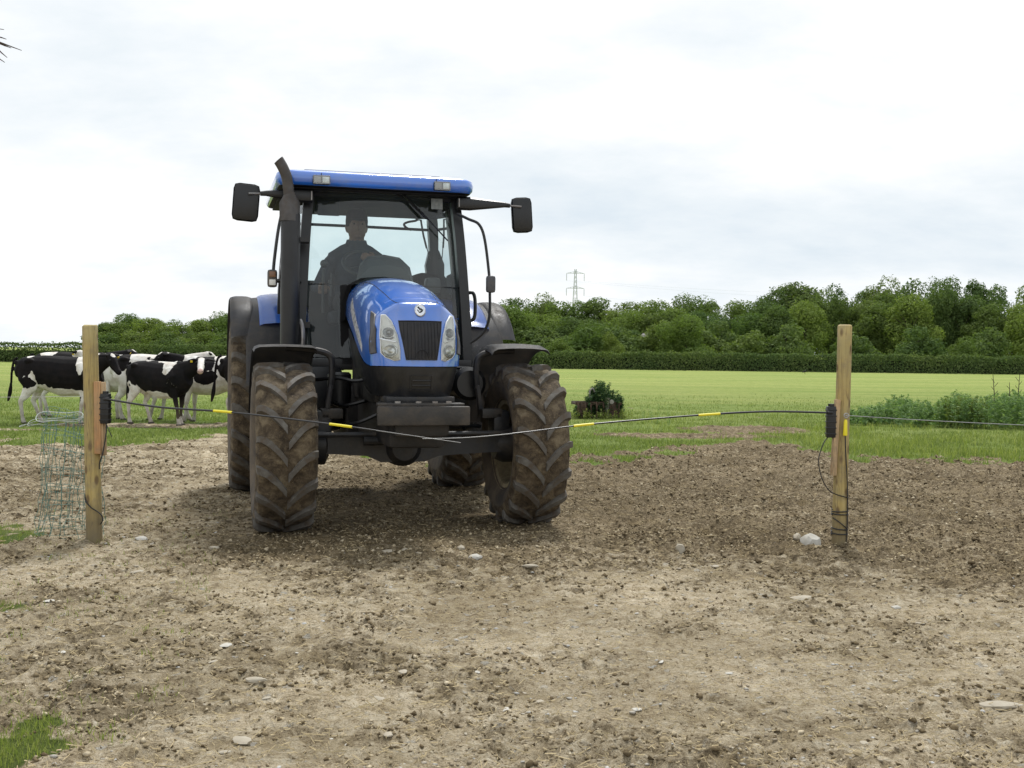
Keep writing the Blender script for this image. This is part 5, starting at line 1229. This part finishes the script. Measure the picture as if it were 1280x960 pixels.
cow(cx(80, 20.4), 20.4, R(4), .97, True, [(Wt, -.66, .50, .13, .36, 0), (Wt, -.50, .72, .08, .26, 0), (Wt, -.40, .62, .24, .14, 0), (Wt, .05, .58, .6, .09, 0), (Wt, .36, 1.20, .075, .22, 0), (Wt, -.60, 1.31, .10, .06, 0), (Wt, .42, .4, .1, .2, 0), (B, -.60, .78, .16, .10, 0)],
    'mostly black cow nearest the left gate post, facing right with a white hind leg', hyaw=-38, hpitch=-38, neck=-30, legs=(-.10, .12, -.03, .20), face='star', tail=.35, seed=1)
cow(cx(98, 22.6), 22.6, R(8), 1.02, True, [(Wt, -.55, 1.3, .16, .12, 0), (Wt, .15, 1.3, .2, .1, 0), (Wt, 0, .6, .7, .2, 0), (Wt, -.62, .5, .2, .4, 0), (Wt, .42, .5, .2, .3, 0)],
    'cow mostly hidden behind the black cow, white patches along its back', hyaw=10, face='star', legs=(.12, -.1, .14, -.05), seed=2)
cow(cx(158, 21.9), 21.9, R(172), 1.0, False, [(B, -.32, 1.16, .30, .20, 0), (B, -.70, 1.05, .18, .18, 0), (B, -.30, .66, .12, .10, 0)],
    'mainly white cow between the post and the cow that looks at the camera', hyaw=-10, hpitch=-40, face='white', legs=(.05, -.12, .0, .12), seed=3)
cow(cx(203, 20.3), 20.3, R(-26), .905, True, [(Wt, -.62, .42, .30, .44, 0), (Wt, -.05, .56, .55, .12, 0), (B, .42, .50, .13, .40, 0), (Wt, .30, 1.22, .12, .22, 0), (Wt, .12, 1.30, .20, .05, 0), (Wt, -.30, 1.33, .14, .06, 0), (Wt, -.86, .92, .06, .2, 0)],
    'black calf with a white blaze turning its head to look at the camera', hyaw=-52, hpitch=-16, neck=8, legs=(.10, -.06, -.08, .24), face='blaze', seed=4, hs=1.16)
cow(cx(196, 21.8), 21.8, R(5), 1.0, False, [(B, -.62, 1.18, .16, .24, 0), (B, .0, 1.05, .30, .14, 0), (B, .45, 1.1, .15, .2, 0)],
    'white backed cow standing directly behind the calf that looks at the camera', hyaw=30, hpitch=-35, face='white', legs=(.2, .02, .05, -.1), seed=5)
cow(cx(268, 21.3), 21.3, R(176), .99, False, [(B, .16, 1.13, .24, .17, 0), (B, .06, .88, .26, .13, 0), (B, -.55, 1.05, .22, .30, 0), (B, .75, 1.2, .2, .2, 0)],
    'white cow with two black flank patches, between the calf and the tractor', hyaw=25, hpitch=-30, face='star', legs=(.0, .1, -.04, .1), seed=6)
cow(cx(338, 20.6), 20.6, R(14), 1.03, True, [(Wt, -.66, .40, .2, .32, 0), (Wt, 0, .6, .5, .08, 0)],
    'dark cow half hidden behind the left rear tractor wheel, rump showing', hyaw=0, face='star', legs=(0, .1, .0, .1), seed=7, tail=.3)

# ------------------------------------------------------------------ driver
skinm = surf('skin', (.21, .125, .09), (.17, .10, .07), rough=.55, scale=12)
jacket = surf('dark_jacket', (.045, .055, .075), (.03, .037, .052), rough=.9, scale=14, bump=.5)
trous = surf('dark_trousers', (.05, .05, .055), (.035, .035, .04), rough=.9, scale=14)
hairm = surf('dark_hair', (.035, .025, .02), (.02, .014, .011), rough=.8, scale=60, bump=.6)
def driver():
    Mt = Matrix.Translation((-.80, 9.0, 0)) @ Matrix.Rotation(R(15.5), 4, 'Z'); base = Mt @ Vector((-.195, 2.05, 1.785))
    e = empty('person', base, R(15.5), 'driver in dark jacket and cap at the wheel inside the tractor cab', 'person')
    e.scale = (1.16, 1.14, 1.10)
    bm = NB()
    tube(bm, [(0, .05, .02), (0, .04, .10), (0, .03, .22), (0, 0, .36), (0, -.02, .46), (0, -.03, .535)], [(.155, .11), (.17, .13), (.165, .13), (.19, .135), (.185, .12), (.10, .085)], 20, up=Vector((0, 1, 0)))
    tube(bm, [(0, -.03, .50), (0, -.04, .58), (0, -.055, .64)], [.082, .066, .064], 14, up=Vector((0, 1, 0)))
    tube(bm, [(-.19, -.02, .44), (-.09, -.03, .515), (0, -.035, .57), (.09, -.03, .515), (.19, -.02, .44)], [.075, .072, .066, .072, .075], 12); tube(bm, [(0, -.03, .50), (0, -.045, .61)], [.10, .082], 14, up=Vector((0, 1, 0)))
    # head
    tube(bm, [(0, -.085, .625), (0, -.078, .66), (0, -.066, .72), (0, -.058, .785), (0, -.055, .83), (0, -.05, .868), (0, -.05, .885)], [(.044, .046), (.068, .080), (.079, .098), (.083, .103), (.078, .096), (.055, .068), (.02, .03)], 20, up=Vector((0, 1, 0)))
    tube(bm, [(0, -.160, .752), (0, -.178, .722), (0, -.182, .712), (0, -.160, .702)], [.010, .014, .017, .012], 8)      # nose
    tube(bm, [(-.026, -.155, .676), (0, -.163, .677), (.026, -.155, .676)], [.006, .009, .006], 8)                     # lips
    tube(bm, [(0, -.150, .635), (0, -.142, .650)], [.020, .022], 8)                                                    # chin
    for s in (-1, 1):
        tube(bm, [(s * .055, -.140, .775), (s * .02, -.158, .772)], [.010, .009], 6)                                   # brow
        tube(bm, [(s * .076, -.045, .690), (s * .086, -.035, .725), (s * .084, -.03, .755)], [(.010, .016), (.010, .024), (.009, .02)], 8, up=Vector((0, 1, 0)))
        tube(bm, [(s * .10, -.02, .475), (s * .175, -.02, .455), (s * .215, -.02, .41)], [.075, .070, .062], 12)
    def arm(sh, el, wr):
        sh, el, wr = Vector(sh), Vector(el), Vector(wr)
        tube(bm, [sh, sh.lerp(el, .5), el, el.lerp(wr, .4), wr], [.062, .056, .047, .046, .033], 12)
    arm((-.205, -.02, .43), (-.33, -.06, .18), (-.30, -.30, .20)); arm((.205, -.02, .43), (.30, -.17, .245), (.125, -.345, .415))
    def hand(wr, fwd, side, curl, thumb_s):
        wr, fwd, side = Vector(wr), Vector(fwd).normalized(), Vector(side).normalized(); nrm = fwd.cross(side).normalized()
        tube(bm, [wr, wr + fwd * .03, wr + fwd * .085], [(.026, .019), (.036, .017), (.040, .015)], 12, up=nrm)
        for i, ln in enumerate((.070, .080, .074, .058)):
            b0 = wr + fwd * .082 + side * (-.030 + i * .0195); p1 = b0 + fwd * ln * .42 - nrm * curl * ln * .22; p2 = p1 + fwd * ln * .18 - nrm * curl * ln * .38; p3 = p2 - fwd * ln * .12 * curl - nrm * curl * ln * .30
            tube(bm, [b0 - fwd * .01, p1, p2, p3], [.0098, .0092, .0088, .0075], 8)
        t0 = wr + fwd * .03 - side * .030 * thumb_s; tube(bm, [t0, t0 - side * .026 * thumb_s + fwd * .022 - nrm * .010, t0 - side * .030 * thumb_s + fwd * .05 - nrm * .024], [.013, .0115, .009], 8)
    hand((.125, -.345, .415), (-.55, -.45, .25), (-.2, -.35, -.9), 1.0, 1); hand((-.30, -.30, .20), (-.1, -.9, -.25), (1, 0, 0), .8, -1)
    for s in (-1, 1):
        tube(bm, [(s * .09, .03, .06), (s * .12, -.2, .085), (s * .14, -.42, .08), (s * .14, -.46, -.05), (s * .14, -.50, -.33)], [.095, .085, .062, .058, .042], 12); tube(bm, [(s * .14, -.46, -.37), (s * .14, -.54, -.385), (s * .15, -.66, -.40)], [(.042, .05), (.045, .04), (.04, .028)], 10)
    o = fuse('body', bm, .0082, [jacket, skinm, trous], e, 2, .4)
    me = o.data; n = len(me.polygons); cen = np.empty(n * 3, np.float32); me.polygons.foreach_get('center', cen); cen = cen.reshape(-1, 3)
    idx = np.zeros(n, np.int32); idx[(cen[:, 2] > .615)] = 1
    for w in ((.125, -.345, .415), (-.30, -.30, .20)):
        idx[np.linalg.norm(cen - (np.array(w) + (np.array([-.05, -.04, .02]) if w[0] > 0 else np.array([-.005, -.06, -.015]))), axis=1) < .085 + .0] = 1
    idx[(cen[:, 2] < .17) & (np.abs(cen[:, 0]) < .24) & ~((cen[:, 2] > .12) & (cen[:, 1] > -.1)) ] = 2
    me.polygons.foreach_set('material_index', idx)
    for s in (-1, 1):
        bm = NB(); sphere(bm, (s * .031, -.146, .755), .0115); obj('eye', bm, gasket, e)
    bm = NB(); rows = []
    for (z, rx, ry, y0) in ((.735, .090, .108, -.048), (.785, .093, .113, -.050), (.835, .089, .108, -.050), (.880, .070, .085, -.048), (.908, .030, .040, -.045)):
        rows.append([bm.verts.new((rx * math.cos(a), y0 + ry * math.sin(a) if (math.sin(a) > -.55 or z > .77) else y0 - ry * .6, z)) for a in [2 * math.pi * k / 24 for k in range(24)]])
    for a, b in zip(rows, rows[1:]):
        for k in range(24): bm.faces.new((a[k], a[(k + 1) % 24], b[(k + 1) % 24], b[k]))
    bm.faces.new(rows[-1]); bmesh.ops.solidify(bm, geom=list(bm.faces), thickness=.006); obj('cap', bm, hairm, e); bm = NB(); tube(bm, [(0, -.145, .792), (0, -.19, .785), (0, -.215, .776)], [(.062, .008), (.055, .006), (.03, .005)], 14); obj('cap_peak', bm, hairm, e)
    bm = NB(); tube(bm, [(0, -.04, .58), (0, -.048, .622)], [(.094, .094), (.082, .082)], 16, up=Vector((0, 1, 0))); obj('collar', bm, jacket, e)
driver()

# ------------------------------------------------------------------ gate posts, spring rods, wire
def post(px, py, dx, h, r, label, seed):
    x, y = gpt(px, py); z0 = hz(x, y); e = empty('gate_post', (x, y, z0), 0, label, 'post', 'wooden gate posts')
    bm = NB(); rr = random.Random(seed); pts = []; rad = []
    for k in range(14):
        t = k / 13; z = -.15 + (h + .15) * t; pts.append((dx * z / h + rr.uniform(-.0015, .0015), rr.uniform(-.0015, .0015), z)); rad.append((r * (1.02 - .05 * t) * rr.uniform(.99, 1.01), r * (1.02 - .05 * t) * rr.uniform(.99, 1.01)))
    pts += [(dx, 0, h + .008), (dx, 0, h + .012)]; rad += [(r * .88, r * .88), (r * .70, r * .70)]
    tube(bm, pts, rad, 30); obj('round_timber', bm, postw, e, True, 60)
    return e
LP = post(118, 676, -.037, 1.525, .055, 'round wooden post on the left, leaning slightly left', 1)
RP = post(1048.5, 682, .012, 1.640, .053, 'tall round wooden post on the right with wire tied to it', 2)
def helix(x0, z0, z1, turns, r, n=26, ph=0): return [(x0 + r * math.cos(ph + 6.283 * turns * k / n), r * math.sin(ph + 6.283 * turns * k / n), z0 + (z1 - z0) * k / n) for k in range(n + 1)]
def insul(e, x, z, s, h=.215):
    bm = NB(); box(bm, (x, -.035, z), (.062, .06, h), bev=.006)
    for k in range(5): box(bm, (x, -.035, z - h * .38 + k * h * .19), (.070, .068, .010), bev=.003)
    tube(bm, [(x, -.035, z + h / 2), (x, -.035, z + h / 2 + .018)], .022, 8); o = obj('spring_insulator', bm, blackp, e)
    bm = NB(); tube(bm, [(x + s * .0, -.07, z + .07), (x + s * .045, -.085, z + .072)], .012, 8); obj('rod_socket', bm, cablem, o)
# left post fittings
bm = NB(); box(bm, (.040, -.045, .87), (.046, .030, .52), Matrix.Rotation(R(-.8), 3, 'Y'), bev=.003); obj('plank', bm, plankw2, LP)
bm = NB(); box(bm, (.066, -.012, .86), (.024, .07, .53), Matrix.Rotation(R(-.8), 3, 'Y'), bev=.003); obj('plank', bm, plankw, LP)
insul(LP, .092, .935, 1)
bm = NB(); tube(bm, catmull([(.098, -.04, .83), (.105, -.06, .76), (.085, -.07, .62), (.06, -.062, .55), (.055, -.055, .50)], 5), .0045, 6); obj('cable', bm, cablem, LP)
bm = NB(); tube(bm, catmull([(.100, -.05, .83), (.13, -.07, .78), (.15, -.07, .735)], 4), .0035, 6); obj('cable', bm, cablem, LP)
bm = NB(); tube(bm, catmull([(-.058, -.02, .315), (-.045, -.05, .27), (.0, -.068, .225), (.045, -.065, .195), (.075, -.06, .165), (.078, -.05, .13), (.058, -.04, .10)], 5), .0045, 6); obj('cable', bm, cablem, LP)
# right post fittings
bm = NB(); box(bm, (-.052, -.035, .82), (.036, .050, .56), Matrix.Rotation(R(2), 3, 'Y'), bev=.003); obj('plank', bm, plankw, RP)
insul(RP, -.088, .935, -1, .23)
bm = NB(); P = [(.015 + .016 * math.cos(a), -.068, .985 + .016 * math.sin(a)) for a in [6.283 * k / 16 for k in range(17)]]; tube(bm, P, .004, 6); tube(bm, [(.015, -.05, .985), (.015, -.07, .985)], .006, 6); obj('eye_bolt', bm, galv, RP)
bm = NB(); tube(bm, [(.010, -.072, .955), (.010, -.073, .94), (.009, -.074, .90), (.008, -.074, .845), (.008, -.074, .838)], [.008, .013, .014, .017, .015], 12); hd = obj('insulated_handle', bm, yellowp, RP)
bm = NB(); tube(bm, catmull([(.009, -.072, .84), (.018, -.066, .70), (.035, -.058, .5), (.045, -.045, .3), (.046, -.042, .05)], 5), .0045, 6); obj('cable', bm, cablem, RP)
bm = NB(); tube(bm, catmull([(-.10, -.04, .83), (-.15, -.08, .78), (-.19, -.10, .66), (-.165, -.10, .53), (-.11, -.09, .44), (-.05, -.072, .405), (.02, -.066, .385), (.055, -.03, .375)], 6), .004, 6); obj('cable', bm, cablem, RP)
for z0, z1 in ((.27, .285), (.15, .12), (.11, .10), (.255, .245)):
    bm = NB(); tube(bm, helix(.002, z0, z1, 1.05, .059, 28, 3.0), .0045, 6); obj('cable', bm, cablem, RP)
bm = NB(); tube(bm, catmull([(-.056, -.02, .225), (-.02, -.060, .20), (.03, -.058, .16), (.056, -.02, .14)], 5), .004, 6); obj('cable', bm, cablem, RP)
def pxof(p):
    d = Vector(p) - Vector((0, 0, 1.4)); return 640 + 1400 * d.dot(_x2) / d.dot(_f)
def p3(px, py, Y): x, z = at(px, Y, py); return Vector((x, Y, z))
def rod(label, pts, sleeves, whip_from):
    Q = catmull(pts, 16); base = Q[0]; e = empty('gate_rod', base, 0, label, 'gate rod', 'flexible electric gate rods')
    xs = [pxof(p) for p in Q]; s = 1 if xs[-1] > xs[0] else -1
    def upto(a, b):
        out = []
        for i in range(len(Q)):
            if (xs[i] - a) * s >= 0 and (b - xs[i]) * s >= 0: out.append(Q[i])
        def cut(v):
            for i in range(len(Q) - 1):
                if (xs[i] - v) * (xs[i + 1] - v) <= 0 and xs[i] != xs[i + 1]: return Q[i].lerp(Q[i + 1], (v - xs[i]) / (xs[i + 1] - xs[i]))
            return None
        c0, c1 = cut(a), cut(b)
        if c0 and (not out or (out[0] - c0).length > 1e-3): out = [c0] + out
        if c1 and (not out or (out[-1] - c1).length > 1e-3): out = out + [c1]
        return [p - base for p in out]
    cuts = [xs[0]] + [v for sl in sleeves for v in sl] + [whip_from, xs[-1]]
    for i in range(len(cuts) - 1):
        P = upto(cuts[i], cuts[i + 1])
        if len(P) < 2: continue
        bm = NB(); tip = i == len(cuts) - 2; sl = i % 2 == 1 and i < 2 * len(sleeves)
        n = len(P); tube(bm, P, [(.0036 - .0014 * k / n) for k in range(n)] if tip else (.0088 if sl else .0072 - .0006 * i), 8)
        obj('whip_tip' if tip else ('yellow_sleeve' if sl else 'rod_section'), bm, rodtip if tip else (yellowp if sl else rodm), e)
lp = Vector(LP.location); rp = Vector(RP.location)
rod('gate rod from the left post pushed across in front of the tractor', [lp + Vector((.12, -.085, 1.005)), p3(200, 509, 7.85), p3(290, 515.5, 7.62), p3(412, 530, 7.38), p3(500, 542.5, 7.25), p3(576, 553.5, 7.16)], [(267, 290), (412, 440)], 470)
rod('longer arched gate rod from the right post reaching past the right front tyre', [rp + Vector((-.135, -.085, 1.005)), p3(960, 514.5, 8.1), p3(880, 518.5, 7.95), p3(741, 530, 7.68), p3(650, 541, 7.42), p3(585, 547, 7.28), p3(528, 548.5, 7.18)], [(900, 873), (742, 717)], 640)
# fence wire running off to the right and its next post
ex = 7.3
x2, y2 = 7.3, 8.6; bm = NB(); o0 = rp + Vector((.018, -.07, .985)); P = [o0.lerp(Vector((x2 - .06, y2 - .06, .90)), t / 20) - Vector((0, 0, .05 * 4 * (t / 20) * (1 - t / 20))) for t in range(21)]
tube(bm, P, .0030, 6); wobj = tag(obj('fence_wire', bm, galv), 'galvanised fence wire stretched right from the right gate post', 'wire')
NP = post(1048.5, 682, 0, 1.3, .05, 'round fence post out beyond the right end of the wire', 4); NP.name = 'fence_post'; NP.location = (x2, y2, 0); NP['group'] = ''; del NP['group']
P0 = lp + Vector((-.06, 0, 1.02)); bm = NB(); P = [P0.lerp(Vector((-7.6, 8.3, 1.03)), t / 12) - Vector((0, 0, .03 * math.sin(math.pi * t / 12))) for t in range(13)]
tube(bm, P, .0018, 5); tag(obj('fence_wire', bm, galv), 'very thin wire running left from the left gate post', 'wire')

# rolled netting hanging beside the left post
def netting():
    cxn, cyn = at(93, 8.32)[0], 8.32; e = empty('rolled_netting', (cxn, cyn, hz(cxn, cyn)), 0, 'loose roll of green electric netting standing beside the left gate post', 'netting')
    rr = random.Random(4); turns = 2.4; n = 30
    def prof(u, t):     # u along spiral, t height 0..1
        a = u * turns * 6.283; r = .15 + .05 * u + .035 * math.sin(a * 1.7 + 3 * t) + .02 * (1 - t) * math.sin(5 * u + 9 * t)
        fl = 1 + .25 * (1 - t) ** 2
        return Vector((r * 1.1 * math.cos(a) * fl - .02 + .05 * (t - .5), r * .8 * math.sin(a) * fl, .03 + .92 * t - .05 * t * (1 + math.sin(a + 1)) + .02 * math.sin(7 * u)))
    for k in range(n):
        u = k / n + rr.uniform(-.01, .01); ph = rr.uniform(0, 6)
        bm = NB(); tube(bm, [prof(u, j / 12) + Vector((rr.uniform(-.014, .014), rr.uniform(-.014, .014), 0)) for j in range(13)], .0023, 4); obj('upright_strand', bm, netm, e)
    for j in range(8):
        t = (j / 7) ** 1.15; bm = NB(); tube(bm, [prof(k / 90, t) + Vector((0, 0, rr.uniform(-.006, .006))) for k in range(91)], .0014, 4); obj('line_strand', bm, netm, e)
    for q in range(3):
        c = Vector((-.05 - .03 * q, -.10, .90 - .02 * q)); r = .17 + .03 * q; bm = NB()
        tube(bm, [c + Vector((r * math.cos(a) - .02, r * .5 * math.sin(a), .035 * math.sin(a + q) + .012 * math.sin(3 * a))) for a in [6.283 * k / 30 for k in range(31)]], .0034 if q == 0 else .002, 5); obj('rope_loop', bm, ropem, e)
netting()

# ------------------------------------------------------------------ old implement with weeds growing through it
def sprigs(name, spots, mat, label, cat, parent=None, leaf=.035, per=60, kind=None, origin=(0, 0, 0), seed=1):
    """leafy stems: spots = (x, y, h, spread)"""
    r = np.random.default_rng(seed); V = []; Q = []; n0 = 0
    for (x, y, h, sp) in spots:
        a = r.uniform(0, 6.28); lean = r.uniform(.02, .25) * h; n = int(per * r.uniform(.7, 1.2)); t = r.uniform(.08, 1, n) ** .8
        c = np.stack([x + lean * np.cos(a) * t ** 1.5, y + lean * np.sin(a) * t ** 1.5, h * t], 1)
        ang = r.uniform(0, 6.28, n); rad = sp * (1.05 - .75 * t) * r.uniform(.2, 1, n); out = np.stack([np.cos(ang), np.sin(ang), r.uniform(-.2, .5, n)], 1)
        p = c + out * rad[:, None]; s = leaf * r.uniform(.6, 1.3, n)[:, None] * (1.1 - .4 * t[:, None])
        d = out + r.normal(0, .35, (n, 3)); d /= np.linalg.norm(d, axis=1)[:, None]; b = np.cross(d, r.normal(size=(n, 3)) * .4 + [0, 0, 1]); b /= np.linalg.norm(b, axis=1)[:, None]
        q = np.stack([p - d * s, p - b * s * .45, p + d * s, p + b * s * .45], 1).reshape(-1, 3); V.append(q); Q.append(np.arange(n * 4).reshape(-1, 4) + n0); n0 += n * 4
        w = .004; st = np.array([[x - w, y, 0], [x + w, y, 0], [x + lean * np.cos(a) + w * .3, y + lean * np.sin(a), h], [x + lean * np.cos(a) - w * .3, y + lean * np.sin(a), h]]); V.append(st); Q.append(np.array([[0, 1, 2, 3]]) + n0); n0 += 4
    o = npmesh(name, np.concatenate(V), np.concatenate(Q), mat=mat, parent=parent); o.location = origin
    if label: tag(o, label, cat, None, kind)
    return o
ixc, iyc = gpt(745, 522)
imp = empty('rusty_harrow', (ixc, iyc, 0), R(8), 'rusty old cultivator frame half sunk in the grass, weeds growing through it', 'farm implement')
for y in (-.22, .22):
    bm = NB(); box(bm, (0, y, .32), (1.02, .07, .07), bev=.008); obj('frame_beam', bm, rust, imp)
for x in (-.48, -.15, .18, .46):
    bm = NB(); box(bm, (x, 0, .315), (.06, .42, .05), bev=.006); obj('cross_bar', bm, rust, imp)
for k, x in enumerate((-.46, -.38, -.30, -.18, -.05, .10, .30, .44)):
    bm = NB(); tube(bm, catmull([(x, -.25, .36), (x, -.30, .25), (x + .01, -.27, .12), (x, -.33, .02)], 4), [(.02, .014)] * 12 + [(.012, .01)], 6); obj('tine', bm, rust, imp)
bm = NB(); tube(bm, [(.19, -.24, .06), (.19, -.24, .40), (.19, -.24, .44)], [.055, .055, .07], 14); obj('bearing_housing', bm, steel, imp)
for x in (-.36, .33):
    bm = NB(); lathe(bm, [(0, -.02), (.12, -.012), (.13, 0), (.12, .012), (0, .02)], 20, 'Y', (x, -.27, .18)); obj('disc_blade', bm, rust, imp)
bm = NB(); lathe(bm, [(0, -.03), (.05, -.03), (.05, .03), (0, .03)], 14, 'Y', (.28, -.26, .36)); obj('end_cap', bm, steel, imp)
bm = NB(); tube(bm, catmull([(-.15, -.1, .34), (-.17, -.1, .56), (-.11, -.1, .64), (-.06, -.1, .56)], 4), .02, 7); obj('lever', bm, steel, imp)
rr = random.Random(8)
sp_ = []
for _ in range(75):
    x = rr.uniform(-.42, .50); top = .42 + .42 * math.exp(-((x - .13) / .24) ** 2) - (.12 if x < -.2 else 0); sp_.append((x, rr.uniform(-.25, .3), top * rr.uniform(.78, 1.04), .14))
sprigs('weed_bush', sp_, leaf_weed2, 'bushy dark green weed growing up through the rusty implement', 'weed', leaf=.040, per=150, origin=(ixc, iyc, 0), seed=3)
gr_ = [(rr.uniform(-.75, .75), rr.uniform(-.55, -.28), rr.uniform(.10, .24), .05) for _ in range(50)]
sprigs('grass_clump', gr_, blade_m, 'pale grass clump along the foot of the rusty implement', 'grass', leaf=.028, per=22, origin=(ixc, iyc, 0), seed=5, kind='stuff')
# weeds bed at the right
def nettles():
    r = random.Random(12); sp = []
    tops = [(1062, 512), (1085, 506), (1098, 500), (1118, 491), (1135, 489), (1150, 497), (1165, 500), (1178, 492), (1190, 485), (1210, 485), (1230, 490), (1250, 488), (1270, 484), (1290, 482), (1340, 480)]
    xs = [a for a, _ in tops]; ys = [b for _, b in tops]
    for k in range(520):
        px = r.uniform(1060, 1345); Y = r.uniform(22.6, 26.6) - (px - 1060) * .004; x, h = at(px, Y, np.interp(px, xs, ys) + r.uniform(-1, 16)); h = max(.15, h) * r.uniform(.80, .98)
        sp.append((x, Y, h, .13))
    return sp
sprigs('nettle_bed', nettles(), leaf_weed, 'bank of tall nettles and weeds growing in the grass right of the right post', 'weeds', leaf=.042, per=78, kind='stuff', seed=9)
nb2 = [(at(1205 + rr.uniform(-25, 30), 22.4)[0], 22.4 + rr.uniform(-.3, .3), rr.uniform(.45, .68), .12) for _ in range(30)]
sprigs('flowering_weed', nb2, leaf_light, 'paler yellow-green weed clump in front of the nettle bank', 'weeds', leaf=.034, per=70, kind='stuff', seed=10)
for k, (px, py) in enumerate(((1243, 468), (1262, 478), (1273, 466))):
    x, h = at(px, 23.5, py); bm = NB(); tube(bm, [(0, 0, 0), (.01, 0, h * .6), (.03 * (k - 1), 0, h)], [.012, .010, .005], 5)
    for q in range(4): tube(bm, [(.01, 0, h * (.6 + .08 * q)), (.01 + .07 * (-1) ** q, 0, h * (.68 + .08 * q))], .005, 4)
    o = obj('dry_stalk', bm, bark); o.location = (x, 23.5, 0); tag(o, ['tall dark dry stalk leftmost above the nettle bank', 'shorter dark stalk between two tall ones above the nettles', 'tall dark stalk at the right edge of the picture'][k], 'plant')
for k, (px, py) in enumerate(((803, 528), (822, 530), (813, 527), (835, 531))):
    x, y = gpt(px, py); sprigs('thin_weed', [(0, 0, .34 + .06 * (k % 2), .05), (.03, .02, .25, .05)], leaf_weed, ['leftmost thin upright weed right of the implement', 'third thin upright weed right of the implement', 'second thin upright weed right of the implement', 'rightmost thin upright weed right of the implement'][k], 'weed', leaf=.022, per=26, origin=(x, y, 0), seed=20 + k)

# twigs of a tree standing outside the picture on the left
tw = empty('bare_tree', (-6.4, 7.4, 0), 0, 'bare twig ends of a tree reaching in at the top left corner', 'tree')
bm = NB(); tube(bm, catmull([(0, 0, -.2), (.05, 0, 1.2), (.0, .05, 2.4), (.15, 0, 3.6), (.1, 0, 4.6)], 4), [.16 - .007 * k for k in range(17)], 10); obj('trunk', bm, bark, tw)
def wp(px, py, Y=6.9): x, z = at(px, Y, py); return Vector((x + 6.4, Y - 7.4, z))
bm = NB(); tube(bm, catmull([(.1, 0, 2.5), (1.2, -.2, 3.1), tuple(wp(-160, -10)), tuple(wp(-60, 22))], 5), [.06 - .0028 * k for k in range(16)], 8); obj('limb', bm, bark, tw)
for pts in ([(-60, 22), (-20, 42), (0, 53), (16, 59), (27, 63)], [(-40, 35), (-10, 44), (2, 47), (8, 49)], [(-30, 40), (-8, 56), (2, 66), (9, 72)], [(-50, 28), (-15, 34), (5, 37)], [(-26, 50), (-6, 70), (6, 78)], [(-10, 50), (6, 57), (14, 60)]):
    bm = NB(); P = [wp(*p) for p in pts]; n = len(P); tube(bm, P, [.0075 * (1 - .75 * k / (n - 1)) for k in range(n)], 5); obj('twig', bm, bark, tw)
